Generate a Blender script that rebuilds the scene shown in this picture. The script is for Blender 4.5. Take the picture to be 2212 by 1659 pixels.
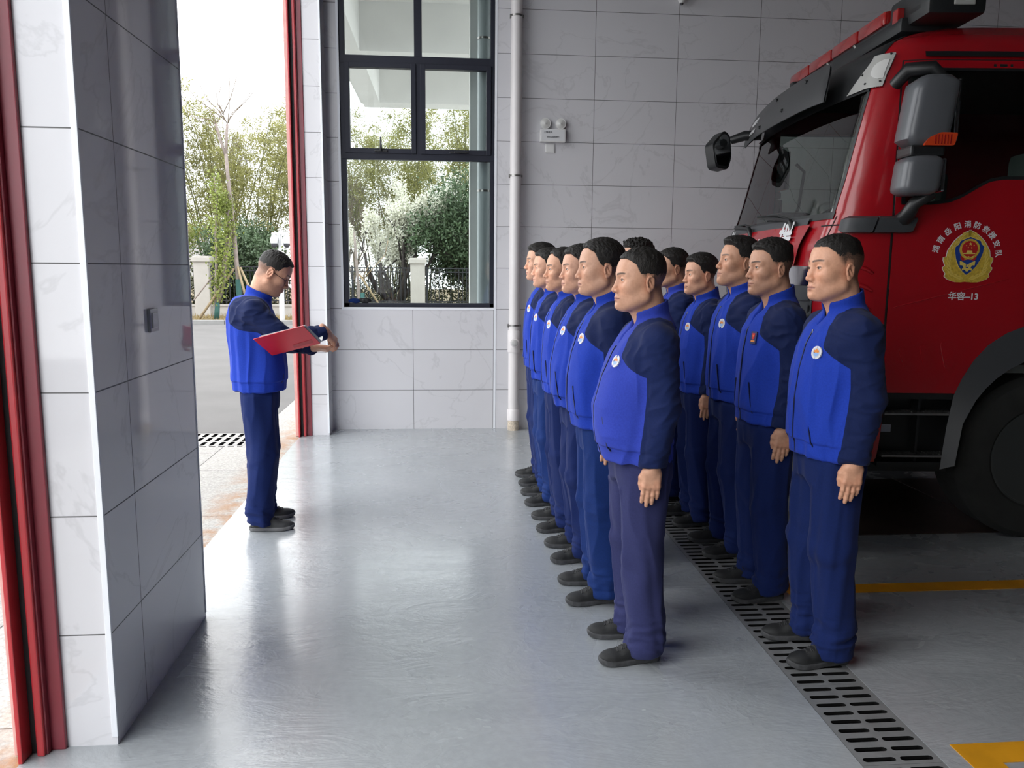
import bpy, bmesh, math, random
import numpy as np
from mathutils import Vector, Matrix, Euler, noise as mnoise

for _o in list(bpy.data.objects):
    bpy.data.objects.remove(_o, do_unlink=True)
SC = bpy.context.scene
COL = SC.collection
PI = math.pi
HC = 1.5852            # lens height

# ---------------------------------------------------------------- camera
cam_d = bpy.data.cameras.new('camera')
cam_d.sensor_width = 36.0
cam_d.lens = 1723.65 / 2212 * 36.0
cam_d.clip_start = 0.05
cam_d.clip_end = 400
cam = bpy.data.objects.new('camera', cam_d)
COL.objects.link(cam)
_R = Matrix(((0.99640457, 0.0035761, -0.08464714),
             (-0.0842859, 0.14315776, -0.98610433),
             (0.00859149, 0.98969342, 0.14294447)))
cam.matrix_world = Matrix.Translation((0, 0, HC)) @ _R.to_4x4()
SC.camera = cam

# ---------------------------------------------------------------- colour management
SC.render.engine = 'CYCLES'
SC.view_settings.view_transform = 'Standard'
SC.view_settings.look = 'None'
SC.view_settings.exposure = 0.2
SC.view_settings.gamma = 1.0
SC.view_settings.use_curve_mapping = False
SC.cycles.use_denoising = True
if hasattr(SC.cycles, 'debug_use_compact_bvh'): SC.cycles.debug_use_compact_bvh = True
SC.cycles.use_adaptive_sampling = True
SC.cycles.adaptive_threshold = 0.08
SC.cycles.adaptive_min_samples = 14
SC.cycles.max_bounces = 7
SC.cycles.diffuse_bounces = 4
SC.cycles.glossy_bounces = 3
SC.cycles.transmission_bounces = 3
SC.cycles.transparent_max_bounces = 12
SC.cycles.sample_clamp_indirect = 6
SC.cycles.caustics_reflective = False
SC.cycles.caustics_refractive = False

# ---------------------------------------------------------------- overcast sky
SKY = 3.3
world = bpy.data.worlds.new('overcast_sky')
SC.world = world
world.use_nodes = True
_nt = world.node_tree
_nt.nodes.clear()
_out = _nt.nodes.new('ShaderNodeOutputWorld')
_bg = _nt.nodes.new('ShaderNodeBackground')
_tc = _nt.nodes.new('ShaderNodeTexCoord')
_no = _nt.nodes.new('ShaderNodeTexNoise')
_no.inputs['Scale'].default_value = 2.2
_no.inputs['Detail'].default_value = 4
_cr = _nt.nodes.new('ShaderNodeValToRGB')
_cr.color_ramp.elements[0].position = 0.35
_cr.color_ramp.elements[0].color = (0.86, 0.90, 0.95, 1)
_cr.color_ramp.elements[1].position = 0.65
_cr.color_ramp.elements[1].color = (1.0, 1.0, 1.0, 1)
_nt.links.new(_tc.outputs['Generated'], _no.inputs['Vector'])
_nt.links.new(_no.outputs['Fac'], _cr.inputs['Fac'])
_nt.links.new(_cr.outputs['Color'], _bg.inputs['Color'])
_bg.inputs['Strength'].default_value = SKY
_nt.links.new(_bg.outputs['Background'], _out.inputs['Surface'])

# soft, veiled sun behind the cloud, coming from the door side
sun_d = bpy.data.lights.new('sun', 'SUN')
sun_d.energy = 0.8
sun_d.angle = math.radians(35)
sun_d.color = (1.0, 0.97, 0.92)
sun = bpy.data.objects.new('sun', sun_d)
COL.objects.link(sun)
sun.rotation_euler = Vector((0.62, 0.25, -0.75)).to_track_quat('-Z', 'Y').to_euler()

# the door and window openings guide the daylight sampling (portals give no light)
def portal(name, loc, rot, sx, sy):
    d = bpy.data.lights.new(name, 'AREA')
    d.shape = 'RECTANGLE'
    d.size = sx
    d.size_y = sy
    o = bpy.data.objects.new(name, d)
    COL.objects.link(o)
    o.location = loc
    o.rotation_euler = rot
    d.cycles.is_portal = True
    return o
for _k, (_y, _w) in enumerate(((5.575, 4.0), (0.565, 4.0))):
    portal('door_portal', (-1.42, _y, 2.25), (0, -PI / 2, 0), 4.5, _w)
portal('window_portal', (-0.235, 8.02, 3.0), (-PI / 2, 0, 0), 1.45, 3.6)
# ================================================================ helpers
def mesh_obj(name, verts, faces, mat=None, parent=None, smooth=False, mats=None, mi=None):
    me = bpy.data.meshes.new(name)
    verts = np.asarray(verts, dtype=np.float32)
    me.vertices.add(len(verts))
    me.vertices.foreach_set('co', verts.ravel())
    if isinstance(faces, np.ndarray):
        nf, k = faces.shape
        me.loops.add(nf * k)
        me.loops.foreach_set('vertex_index', faces.astype(np.int32).ravel())
        me.polygons.add(nf)
        me.polygons.foreach_set('loop_start', np.arange(0, nf * k, k, dtype=np.int32))
    else:
        tot = [len(f) for f in faces]
        me.loops.add(sum(tot))
        me.loops.foreach_set('vertex_index', np.array([i for f in faces for i in f], dtype=np.int32))
        me.polygons.add(len(faces))
        me.polygons.foreach_set('loop_start', np.concatenate([[0], np.cumsum(tot)[:-1]]).astype(np.int32))
    me.update(calc_edges=True)
    me.validate()
    if mats:
        for m in mats:
            me.materials.append(m)
        if mi is not None and len(mi) == len(me.polygons):
            me.polygons.foreach_set('material_index', np.asarray(mi, dtype=np.int32))
    elif mat:
        me.materials.append(mat)
    me.polygons.foreach_set('use_smooth', np.full(len(me.polygons), bool(smooth)))
    o = bpy.data.objects.new(name, me)
    COL.objects.link(o)
    if parent:
        o.parent = parent
    return o

def tag(o, label=None, cat=None, group=None, kind=None):
    if label: o['label'] = label
    if cat: o['category'] = cat
    if group: o['group'] = group
    if kind: o['kind'] = kind
    return o

def empty(name, loc=(0, 0, 0), rz=0.0, parent=None):
    o = bpy.data.objects.new(name, None)
    COL.objects.link(o)
    o.location = loc
    o.rotation_euler = (0, 0, rz)
    o.empty_display_size = 0.1
    if parent: o.parent = parent
    return o

def dup(root):
    r = root.copy(); COL.objects.link(r)
    for ch in list(root.children):
        c = ch.copy(); COL.objects.link(c); c.parent = r
        for g in list(ch.children):
            d = g.copy(); COL.objects.link(d); d.parent = c
    return r

class MB:
    """collects shapes for ONE mesh"""
    def __init__(s):
        s.v = []; s.f = []; s.m = []; s.n = 0
    def add(s, v, f, m=0):
        v = np.asarray(v, dtype=float)
        s.v.append(v)
        s.f += [tuple(i + s.n for i in q) for q in f]
        s.m += [m] * len(f)
        s.n += len(v)
        return s
    def box(s, x0, x1, y0, y1, z0, z1, m=0):
        v = [(x, y, z) for z in (z0, z1) for y in (y0, y1) for x in (x0, x1)]
        return s.add(v, [(0, 2, 3, 1), (4, 5, 7, 6), (0, 1, 5, 4), (2, 6, 7, 3), (0, 4, 6, 2), (1, 3, 7, 5)], m)
    def bbox(s, x0, x1, y0, y1, z0, z1, b=0.004, m=0):
        """box with bevelled edges"""
        bm = bmesh.new()
        bmesh.ops.create_cube(bm, size=1)
        for v in bm.verts:
            v.co = Vector(((x0 + x1) / 2 + v.co.x * (x1 - x0), (y0 + y1) / 2 + v.co.y * (y1 - y0), (z0 + z1) / 2 + v.co.z * (z1 - z0)))
        bmesh.ops.bevel(bm, geom=list(bm.edges), offset=b, segments=2, affect='EDGES', profile=0.6)
        bm.verts.ensure_lookup_table()
        v = [x.co[:] for x in bm.verts]; f = [tuple(q.index for q in p.verts) for p in bm.faces]
        bm.free()
        return s.add(v, f, m)
    def tube(s, pts, r, n=8, m=0, caps=True, flat=None):
        """tube along points; r a number or a list"""
        P = [Vector(p) for p in pts]
        R = r if hasattr(r, '__len__') else [r] * len(P)
        vs = []; up = None
        for i, p in enumerate(P):
            t = (P[min(i + 1, len(P) - 1)] - P[max(i - 1, 0)]).normalized()
            if up is None:
                up = Vector((0, 0, 1)) if abs(t.z) < 0.9 else Vector((1, 0, 0))
            a = t.cross(up)
            if a.length < 1e-6: a = t.orthogonal()
            a.normalize(); b = a.cross(t).normalized(); up = b
            for k in range(n):
                w = 2 * PI * k / n
                fa, fb = (1, 1) if flat is None else flat
                vs.append(p + (a * math.cos(w) * fa + b * math.sin(w) * fb) * R[i])
        f = []
        for i in range(len(P) - 1):
            for k in range(n):
                f.append((i * n + k, i * n + (k + 1) % n, (i + 1) * n + (k + 1) % n, (i + 1) * n + k))
        if caps:
            f.append(tuple(range(n))[::-1]); f.append(tuple((len(P) - 1) * n + k for k in range(n)))
        return s.add([v[:] for v in vs], f, m)
    def lathe(s, prof, n=24, M=None, m=0, caps=True):
        """profile (radius, height) spun about z, then placed by matrix M"""
        vs = []
        for (r, z) in prof:
            for k in range(n):
                w = 2 * PI * k / n
                p = Vector((r * math.cos(w), r * math.sin(w), z))
                vs.append((M @ p if M else p)[:])
        f = []
        for i in range(len(prof) - 1):
            for k in range(n):
                f.append((i * n + k, i * n + (k + 1) % n, (i + 1) * n + (k + 1) % n, (i + 1) * n + k))
        if caps:
            f.append(tuple(range(n))[::-1]); f.append(tuple((len(prof) - 1) * n + k for k in range(n)))
        return s.add(vs, f, m)
    def prism(s, poly, a, b, axis='y', m=0):
        """polygon (u, v) extruded between a and b along an axis"""
        def mk(u, v, w):
            return {'y': (u, w, v), 'x': (w, u, v), 'z': (u, v, w)}[axis]
        n = len(poly)
        vs = [mk(u, v, a) for u, v in poly] + [mk(u, v, b) for u, v in poly]
        f = [tuple(range(n)), tuple(range(n, 2 * n))[::-1]] + [(i, i + n, (i + 1) % n + n, (i + 1) % n) for i in range(n)]
        return s.add(vs, f, m)
    def build(s, name, mat=None, parent=None, smooth=False, mats=None, auto=None):
        v = np.concatenate(s.v) if s.v else np.zeros((0, 3))
        o = mesh_obj(name, v, s.f, mat, parent, smooth, mats, s.m if mats else None)
        bm = bmesh.new(); bm.from_mesh(o.data)
        bmesh.ops.recalc_face_normals(bm, faces=bm.faces)
        bm.to_mesh(o.data); bm.free()
        if auto is not None:
            o.data.polygons.foreach_set('use_smooth', np.ones(len(o.data.polygons), dtype=bool))
            o.data.set_sharp_from_angle(angle=math.radians(auto))
        return o

def rounded(poly, r, n=4):
    """round the corners of a polygon"""
    out = []
    N = len(poly)
    for i in range(N):
        p = Vector(poly[i]); a = Vector(poly[i - 1]); b = Vector(poly[(i + 1) % N])
        da = (a - p); db = (b - p)
        rr = min(r if not hasattr(r, '__len__') else r[i], da.length * 0.45, db.length * 0.45)
        p0 = p + da.normalized() * rr; p1 = p + db.normalized() * rr
        for k in range(n + 1):
            t = k / n
            out.append(tuple(p0 * (1 - t) ** 2 + p * 2 * t * (1 - t) + p1 * t * t))
    return out

# ================================================================ materials
def new_mat(name):
    m = bpy.data.materials.new(name); m.use_nodes = True
    return m, m.node_tree, m.node_tree.nodes['Principled BSDF']

def N(nt, t, **kw):
    n = nt.nodes.new(t)
    for k, v in kw.items():
        if k in n.inputs: n.inputs[k].default_value = v
        else: setattr(n, k, v)
    return n

def math_n(nt, op, a, b=None, c=None):
    n = nt.nodes.new('ShaderNodeMath'); n.operation = op
    for i, x in enumerate((a, b, c)):
        if x is None: continue
        if isinstance(x, (int, float)): n.inputs[i].default_value = x
        else: nt.links.new(x, n.inputs[i])
    return n.outputs[0]

def mixc(nt, f, a, b, blend='MIX'):
    n = nt.nodes.new('ShaderNodeMix'); n.data_type = 'RGBA'; n.blend_type = blend
    for i, x in ((0, f), (6, a), (7, b)):
        if isinstance(x, (int, float)): n.inputs[i].default_value = x
        elif isinstance(x, tuple): n.inputs[i].default_value = (*x[:3], 1)
        else: nt.links.new(x, n.inputs[i])
    return n.outputs[2]

def ramp(nt, x, stops):
    n = nt.nodes.new('ShaderNodeValToRGB')
    e = n.color_ramp.elements
    while len(e) < len(stops): e.new(0.5)
    for q, (p, c) in zip(e, stops):
        q.position = p; q.color = (*c, 1) if hasattr(c, '__len__') else (c, c, c, 1)
    nt.links.new(x, n.inputs['Fac'])
    return n.outputs['Color']

def noise_n(nt, scale, detail=4, rough=0.5, coord='Object', stretch=None, dist=0.0):
    tc = nt.nodes.new('ShaderNodeTexCoord')
    src = tc.outputs[coord]
    if stretch:
        mp = nt.nodes.new('ShaderNodeMapping'); mp.inputs['Scale'].default_value = stretch
        nt.links.new(src, mp.inputs['Vector']); src = mp.outputs['Vector']
    n = nt.nodes.new('ShaderNodeTexNoise')
    n.inputs['Scale'].default_value = scale; n.inputs['Detail'].default_value = detail
    n.inputs['Roughness'].default_value = rough; n.inputs['Distortion'].default_value = dist
    nt.links.new(src, n.inputs['Vector'])
    return n.outputs['Fac']

def bump(nt, bs, h, strength=0.3, dist=0.01):
    b = nt.nodes.new('ShaderNodeBump')
    b.inputs['Strength'].default_value = strength; b.inputs['Distance'].default_value = dist
    nt.links.new(h, b.inputs['Height']); nt.links.new(b.outputs['Normal'], bs.inputs['Normal'])

def flat(name, col, rough=0.5, metal=0.0, spec=0.5, noise=None, bmp=None, coat=0.0, emit=None):
    m, nt, bs = new_mat(name)
    bs.inputs['Base Color'].default_value = (*col, 1)
    bs.inputs['Roughness'].default_value = rough
    bs.inputs['Metallic'].default_value = metal
    bs.inputs['Specular IOR Level'].default_value = spec
    bs.inputs['Coat Weight'].default_value = coat
    bs.inputs['Coat Roughness'].default_value = 0.05
    if noise:
        sc, amt = noise
        f = noise_n(nt, sc, 5)
        c = ramp(nt, f, [(0.3, tuple(x * (1 - amt) for x in col)), (0.7, tuple(min(1, x * (1 + amt)) for x in col))])
        nt.links.new(c, bs.inputs['Base Color'])
    if bmp:
        sc, st = bmp
        bump(nt, bs, noise_n(nt, sc, 4), st, 0.003)
    if emit:
        bs.inputs['Emission Color'].default_value = (*emit[:3], 1); bs.inputs['Emission Strength'].default_value = emit[3]
    return m

def s2l(r, g, b):
    f = lambda c: c / 12.92 if c <= 0.04045 else ((c + 0.055) / 1.055) ** 2.4
    return (f(r / 255), f(g / 255), f(b / 255))

def tile_mat(name, u_axis, u_off, u_per, base=(0.66, 0.655, 0.68), z0=0.3899, rough=0.14, ulist=None):
    """polished marble-look wall tiles: rows every 0.4 m, columns every u_per"""
    m, nt, bs = new_mat(name)
    g = nt.nodes.new('ShaderNodeNewGeometry')
    sp = nt.nodes.new('ShaderNodeSeparateXYZ'); nt.links.new(g.outputs['Position'], sp.inputs[0])
    def line(c, off, per, w):
        t = math_n(nt, 'ADD', math_n(nt, 'DIVIDE', math_n(nt, 'SUBTRACT', c, off), per), 100.5)
        d = math_n(nt, 'ABSOLUTE', math_n(nt, 'SUBTRACT', math_n(nt, 'FRACT', t), 0.5))
        return math_n(nt, 'LESS_THAN', d, w / per)
    zl = line(sp.outputs['Z'], z0, 0.4, 0.0022)
    U = sp.outputs[u_axis]
    if ulist:
        ul = None
        for q in ulist:
            t = math_n(nt, 'LESS_THAN', math_n(nt, 'ABSOLUTE', math_n(nt, 'SUBTRACT', U, q)), 0.0022)
            ul = t if ul is None else math_n(nt, 'MAXIMUM', ul, t)
        if u_per:
            far = math_n(nt, 'GREATER_THAN', U, u_off - u_per * 0.5)
            ul = math_n(nt, 'MAXIMUM', ul, math_n(nt, 'MULTIPLY', far, line(U, u_off, u_per, 0.0022)))
    elif u_per:
        ul = line(U, u_off, u_per, 0.0022)
    else:
        ul = 0.0
    L = math_n(nt, 'MAXIMUM', zl, ul)
    # each tile slightly different, faint grey veins
    n1 = noise_n(nt, 1.1, 6, 0.55, dist=1.2)
    v = math_n(nt, 'ABSOLUTE', math_n(nt, 'SUBTRACT', n1, 0.5))
    vein = ramp(nt, v, [(0.0, 0.90), (0.012, 1.0)])
    cl = ramp(nt, noise_n(nt, 0.9, 3), [(0.3, 0.955), (0.7, 1.0)])
    c = mixc(nt, 1.0, base, vein, 'MULTIPLY')
    c = mixc(nt, 1.0, c, cl, 'MULTIPLY')
    c = mixc(nt, L, c, (0.10, 0.10, 0.10))
    nt.links.new(c, bs.inputs['Base Color'])
    bs.inputs['Specular IOR Level'].default_value = 0.55
    r = math_n(nt, 'ADD', math_n(nt, 'MULTIPLY', L, 0.5), rough)
    nt.links.new(r, bs.inputs['Roughness'])
    # slight waviness of the polished face and a sunk joint
    h = math_n(nt, 'SUBTRACT', math_n(nt, 'MULTIPLY', noise_n(nt, 1.6, 1, stretch=(1, 1, 0.35)), 0.35), math_n(nt, 'MULTIPLY', L, 0.15))
    bump(nt, bs, h, 0.35, 0.012)
    return m
# ================================================================ the bay: walls, floor, ceiling
XW = -1.09          # inner face of the door wall
XO = -1.40          # its outer face
YB = 7.85           # back wall
CEIL = 5.6
M_back = tile_mat('polished_wall_tile_back', 'X', 1.441, 0.8, ulist=[-0.302, 0.485, 0.644], rough=0.2)
M_pillar = tile_mat('polished_wall_tile_pillar', 'Y', 2.835, 0.8, rough=0.05)
M_plain = flat('painted_ceiling', (0.20, 0.20, 0.20), 0.9)
M_out = flat('outer_render', (0.62, 0.62, 0.60), 0.85, noise=(3, 0.06))

# back wall with the window hole
mb = MB()
WX0, WX1, WZ0, WZ1 = -0.962, 0.487, 1.205, 4.9
mb.box(-1.40, WX0, YB, YB + 0.24, 0, CEIL)
mb.box(WX0, WX1, YB, YB + 0.24, 0, WZ0)
mb.box(WX0, WX1, YB, YB + 0.24, WZ1, CEIL)
mb.box(WX1, 17.0, YB, YB + 0.24, 0, CEIL)
wall_back = tag(mb.build('wall_back', M_back), kind='structure')

# the door wall: pillars between the three vehicle doors and the lintel over them
mb = MB()
for y0, y1 in ((7.58, YB), (2.568, 3.568), (-2.44, -1.44), (-8.5, -6.45)):
    mb.box(XO, XW, y0, y1, 0, CEIL)
for y0, y1 in ((3.568, 7.58), (-1.44, 2.568), (-6.45, -2.44)):
    mb.box(XO, XW, y0, y1, 4.7, CEIL)
mb2 = MB()  # third door, out of view, added shut to cut daylight from behind
for _z in range(9): mb2.box(XW - 0.10, XW - 0.04, -6.45, -2.44, _z * 0.522 + 0.004, _z * 0.522 + 0.518)
tag(mb2.build('light_block_door', flat('unseen_red_door', (0.30, 0.02, 0.025), 0.4)), kind='structure')
wall_left = tag(mb.build('wall_left', M_pillar), kind='structure')

M_hall = flat('hall_side_wall', (0.22, 0.22, 0.23), 0.6)
tag(MB().box(17.0, 17.2, -8.5, YB, 0, CEIL).build('wall_right', M_hall), kind='structure')
tag(MB().box(XO, 17.2, -8.7, -8.5, 0, CEIL).build('wall_front', M_hall), kind='structure')
tag(MB().box(XO, 17.2, -8.7, YB + 0.24, CEIL, CEIL + 0.2).build('ceiling', M_plain), kind='structure')

# white plastic corner beads on the pillar edges and round the window
M_bead = flat('white_corner_bead', (0.80, 0.82, 0.86), 0.35)
def bead(n, x0, x1, y0, y1, z0, z1):
    return tag(MB().bbox(x0, x1, y0, y1, z0, z1, 0.0015).build('trim_%d' % n, M_bead), kind='structure')
bead(1, -1.106, XW + 0.003, 2.563, 2.572, 0.03, 4.7)
bead(2, -1.102, XW + 0.003, 7.575, 7.583, 0.02, 4.7)
bead(3, XW - 0.001, XW + 0.003, 3.560, 3.570, 0.02, 4.7)
mb = MB()
mb.box(WX0 - 0.022, WX0, YB - 0.004, YB + 0.05, WZ0 + 0.0005, WZ1)
mb.box(WX1, WX1 + 0.022, YB - 0.004, YB + 0.05, 0.0, WZ1)
mb.box(WX0 - 0.022, WX1 - 0.0005, YB - 0.004, YB + 0.05, WZ0 - 0.022, WZ0)
tag(mb.build('trim_4', M_bead), kind='structure')

# ---- floor: grey epoxy, glossy, brushed about by the roller
m, nt, bs = new_mat('grey_epoxy_floor')
big = noise_n(nt, 0.9, 3, 0.6, dist=1.0)
c = ramp(nt, big, [(0.25, (0.30, 0.325, 0.345)), (0.75, (0.38, 0.405, 0.425))])
fine = noise_n(nt, 30, 3)
c = mixc(nt, 1.0, c, ramp(nt, fine, [(0.3, 0.94), (0.7, 1.04)]), 'MULTIPLY')
nt.links.new(c, bs.inputs['Base Color'])
rg = ramp(nt, noise_n(nt, 1.4, 4, 0.62, dist=1.2), [(0.25, 0.17), (0.75, 0.36)])
nt.links.new(rg, bs.inputs['Roughness'])
bs.inputs['Specular IOR Level'].default_value = 0.8
bs.inputs['Coat Weight'].default_value = 0.35; bs.inputs['Coat Roughness'].default_value = 0.14
h1 = noise_n(nt, 2.2, 5, 0.66, stretch=(1.0, 2.2, 1), dist=1.5)
h2 = noise_n(nt, 45, 1, 0.6)
hh = math_n(nt, 'ADD', h1, math_n(nt, 'MULTIPLY', h2, 0.10))
bump(nt, bs, hh, 0.24, 0.02)
M_floor = m
# hole for the drain channel: the floor is four slabs round it
DX0, DX1, DY0, DY1 = 1.345, 1.625, 1.35, 7.35
mb = MB()
mb.box(-1.36, DX0, -8.7, YB, -0.3, 0)
mb.box(DX1, 17.2, -8.7, YB, -0.3, 0)
mb.box(DX0, DX1, -8.7, DY0, -0.3, 0)
mb.box(DX0, DX1, DY1, YB, -0.3, 0)
floor = tag(mb.build('floor', M_floor), kind='structure')
M_dark = flat('drain_shade', (0.008, 0.008, 0.008), 0.95, spec=0.1)  # near-black colour stands in for the shade down the drains
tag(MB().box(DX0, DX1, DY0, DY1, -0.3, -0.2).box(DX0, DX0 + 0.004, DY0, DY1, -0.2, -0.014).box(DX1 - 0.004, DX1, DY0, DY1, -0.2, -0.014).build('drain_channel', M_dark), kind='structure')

# ---- yellow parking bay lines painted on the floor
M_yel = flat('yellow_floor_paint', (0.70, 0.32, 0.015), 0.35, noise=(6, 0.12))
def line_mark(poly, label):
    o = MB().prism(poly, 0.0004, 0.0022, 'z').build('floor_marking', M_yel)
    return tag(o, label, 'floor marking')
# the bay the truck stands in: front edge and its near edge
line_mark([(1.70, 3.63), (9.0, 3.63), (9.0, 3.735), (1.815, 3.735), (1.815, 7.6), (1.70, 7.6)],
          'yellow painted bay outline on the floor behind the right-hand row of men, under the red truck')
line_mark([(1.703, -3.0), (1.815, -3.0), (1.815, 2.26), (9.0, 2.26), (9.0, 2.368), (1.703, 2.368)],
          'yellow painted corner of the nearer bay, at the bottom right by the drain cover')

# ---- emergency light, its socket and the detector on the back wall
M_wpl = flat('white_plastic', (0.74, 0.74, 0.73), 0.35)
M_gpl = flat('pale_grey_plastic', (0.50, 0.50, 0.49), 0.4)
M_ink = flat('dark_print', (0.05, 0.05, 0.06), 0.6)
M_lens = flat('clear_lamp_lens', (0.62, 0.62, 0.60), 0.12, spec=0.8)
M_chrome = flat('chrome', (0.80, 0.80, 0.82), 0.08, metal=1.0)
def text_obj(name, s, size, mat, parent, M, bold=0.0, depth=0.0004, shear=0.0, sx=1.0):
    cu = bpy.data.curves.new(name, 'FONT')
    cu.body = s; cu.size = size; cu.align_x = 'CENTER'; cu.align_y = 'CENTER'
    cu.extrude = depth; cu.shear = shear; cu.resolution_u = 3
    t = bpy.data.objects.new(name, cu); COL.objects.link(t)
    dg = bpy.context.evaluated_depsgraph_get()
    me = bpy.data.meshes.new_from_object(t.evaluated_get(dg))
    bpy.data.objects.remove(t)
    me.name = name
    if bold:      # heavier strokes: the same letter laid again a hair to each side
        bm = bmesh.new()
        for i, (dx, dy) in enumerate(((0, 0), (bold, 0), (-bold, 0), (0, bold), (0, -bold), (bold * .7, bold * .7), (-bold * .7, -bold * .7))):
            me.transform(Matrix.Translation((dx, dy, 0.00004 * i))); bm.from_mesh(me); me.transform(Matrix.Translation((-dx, -dy, -0.00004 * i)))
        bm.to_mesh(me); bm.free()
    me.transform(M @ Matrix.Diagonal((sx, 1, 1, 1)))
    me.materials.clear(); me.materials.append(mat)
    o = bpy.data.objects.new(name, me); COL.objects.link(o)
    if parent: o.parent = parent
    return o
def face_ny(x, y, z):      # text standing on a plane that looks toward -Y
    return Matrix.Translation((x, y, z)) @ Matrix.Rotation(PI / 2, 4, 'X')
el = tag(empty('emergency_light', (1.040, YB, 2.785)), 'white emergency light with two round lamps on the grey tile wall right of the drainpipe', 'emergency light')
el_h = MB().bbox(-0.122, 0.122, -0.062, 0, 0, 0.118, 0.006).build('housing', M_wpl, el)
MB().bbox(-0.112, 0.112, -0.0635, -0.060, 0.008, 0.110, 0.001).build('front_panel', flat('matt_white_panel', (0.66, 0.67, 0.69), 0.5), el)
for sx in (-0.072, 0.075):
    hd = MB()
    Mr = Matrix.Translation((sx, -0.02, 0.172)) @ Matrix.Rotation(PI / 2 + 0.1, 4, 'X')
    hd.lathe([(0.018, -0.035), (0.038, -0.02), (0.050, 0.018), (0.050, 0.026), (0.045, 0.026)], 28, Mr)
    hd.tube([(sx, -0.03, 0.11), (sx, -0.03, 0.14)], 0.012, 8)
    h_o = hd.build('lamp_head', M_wpl, el, auto=40)
    ln = MB().lathe([(0.045, 0.0255), (0.030, 0.031), (0.008, 0.033), (0.004, 0.036)], 28, Mr).build('lens', M_lens, h_o, auto=50)
    MB().lathe([(0.007, 0.034), (0.007, 0.038)], 10, Mr).build('bulb', M_gpl, h_o)
text_obj('heading_print', '三雄极光', 0.021, M_ink, el, face_ny(-0.048, -0.0645, 0.086))
text_obj('small_print', '消防应急照明灯', 0.0175, M_ink, el, face_ny(0.0, -0.0645, 0.042))
so = tag(empty('wall_socket', (1.019, YB, 2.69)), 'small white square socket plate just under the emergency light', 'socket')
MB().bbox(-0.045, 0.045, -0.012, 0, 0, 0.085, 0.004).build('plate', M_wpl, so)
MB().bbox(-0.036, 0.036, -0.0145, -0.01, 0.009, 0.076, 0.002).build('cover', M_wpl, so)
cm = tag(empty('security_camera', (2.238, YB, 4.10)), 'small white camera on the back wall at the top edge of the picture', 'security camera')
MB().bbox(-0.035, 0.035, -0.03, 0, 0.02, 0.12, 0.006).build('bracket', M_wpl, cm)
MB().lathe([(0.0, -0.035), (0.022, -0.028), (0.036, 0.0), (0.038, 0.03), (0.038, 0.07), (0.02, 0.075)], 20,
           Matrix.Translation((0, -0.07, 0.0))).build('housing', M_wpl, cm, auto=40)
MB().lathe([(0.0, -0.048), (0.014, -0.044), (0.018, -0.032)], 16, Matrix.Translation((0, -0.07, 0.0))).build('lens', M_ink, cm, auto=40)

sw = tag(empty('wall_switch', (XW, 3.09, 1.34)), 'dark square switch plate on the glossy grey side of the near pillar', 'switch')
M_sw = flat('grey_metal_plate', (0.33, 0.33, 0.35), 0.3, metal=0.3)
MB().bbox(0, 0.012, -0.043, 0.043, 0, 0.086, 0.003).build('plate', M_sw, sw)
MB().bbox(0.010, 0.016, -0.028, 0.028, 0.014, 0.072, 0.003).build('rocker', flat('pale_rocker', (0.55, 0.55, 0.56), 0.3), sw)

# ---- drainpipe inside
M_pvc = flat('white_pvc_pipe', (0.74, 0.71, 0.71), 0.35, noise=(5, 0.03))
M_clip = flat('steel_pipe_clip', (0.30, 0.29, 0.28), 0.3, metal=0.8)
M_dirt = flat('cement_stained_pvc', (0.58, 0.50, 0.40), 0.8, noise=(60, 0.35))
px, py, pr = 0.682, 7.762, 0.053
dp = tag(empty('drainpipe', (px, py, 0)), 'white plastic drainpipe running up the back wall right of the window', 'pipe')
MB().lathe([(pr, 0.05), (pr, CEIL - 0.01)], 28).build('pipe', M_pvc, dp, auto=40)
MB().lathe([(pr + 0.008, 0.10), (pr + 0.008, 0.205), (pr + 0.004, 0.21)], 28).build('coupling', M_pvc, dp, auto=40)
MB().lathe([(pr + 0.003, 0.0), (pr + 0.003, 0.105)], 28).build('collar', M_dirt, dp, auto=40)
insp = MB().lathe([(pr + 0.006, 0.775), (pr + 0.009, 0.785), (pr + 0.009, 0.985), (pr + 0.005, 0.99)], 28)
insp.lathe([(0.042, 0.02), (0.042, 0.078), (0.030, 0.080)], 24, Matrix.Translation((0.0, 0, 0.873)) @ Matrix.Rotation(PI / 2 + 0.0, 4, 'X'))
io = insp.build('inspection_joint', M_pvc, dp, auto=40)
MB().lathe([(0.031, 0.078), (0.031, 0.088), (0.024, 0.092)], 24, Matrix.Translation((0.0, 0, 0.873)) @ Matrix.Rotation(PI / 2, 4, 'X')).build('screw_cap', M_gpl, io, auto=40)
for z in (1.03, 2.452, 3.892):
    c_ = MB().lathe([(pr + 0.0005, z), (pr + 0.004, z), (pr + 0.004, z + 0.016), (pr + 0.0005, z + 0.016)], 28, caps=False)
    c_.bbox(-pr - 0.012, -pr + 0.004, -0.012, 0.02, z - 0.012, z + 0.022, 0.002).bbox(pr - 0.004, pr + 0.014, -0.01, 0.016, z - 0.004, z + 0.018, 0.002)
    c_.box(-0.008, 0.008, 0.05, 0.085, z, z + 0.014)
    c_.build('pipe_clip', M_clip, dp, auto=40)

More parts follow.
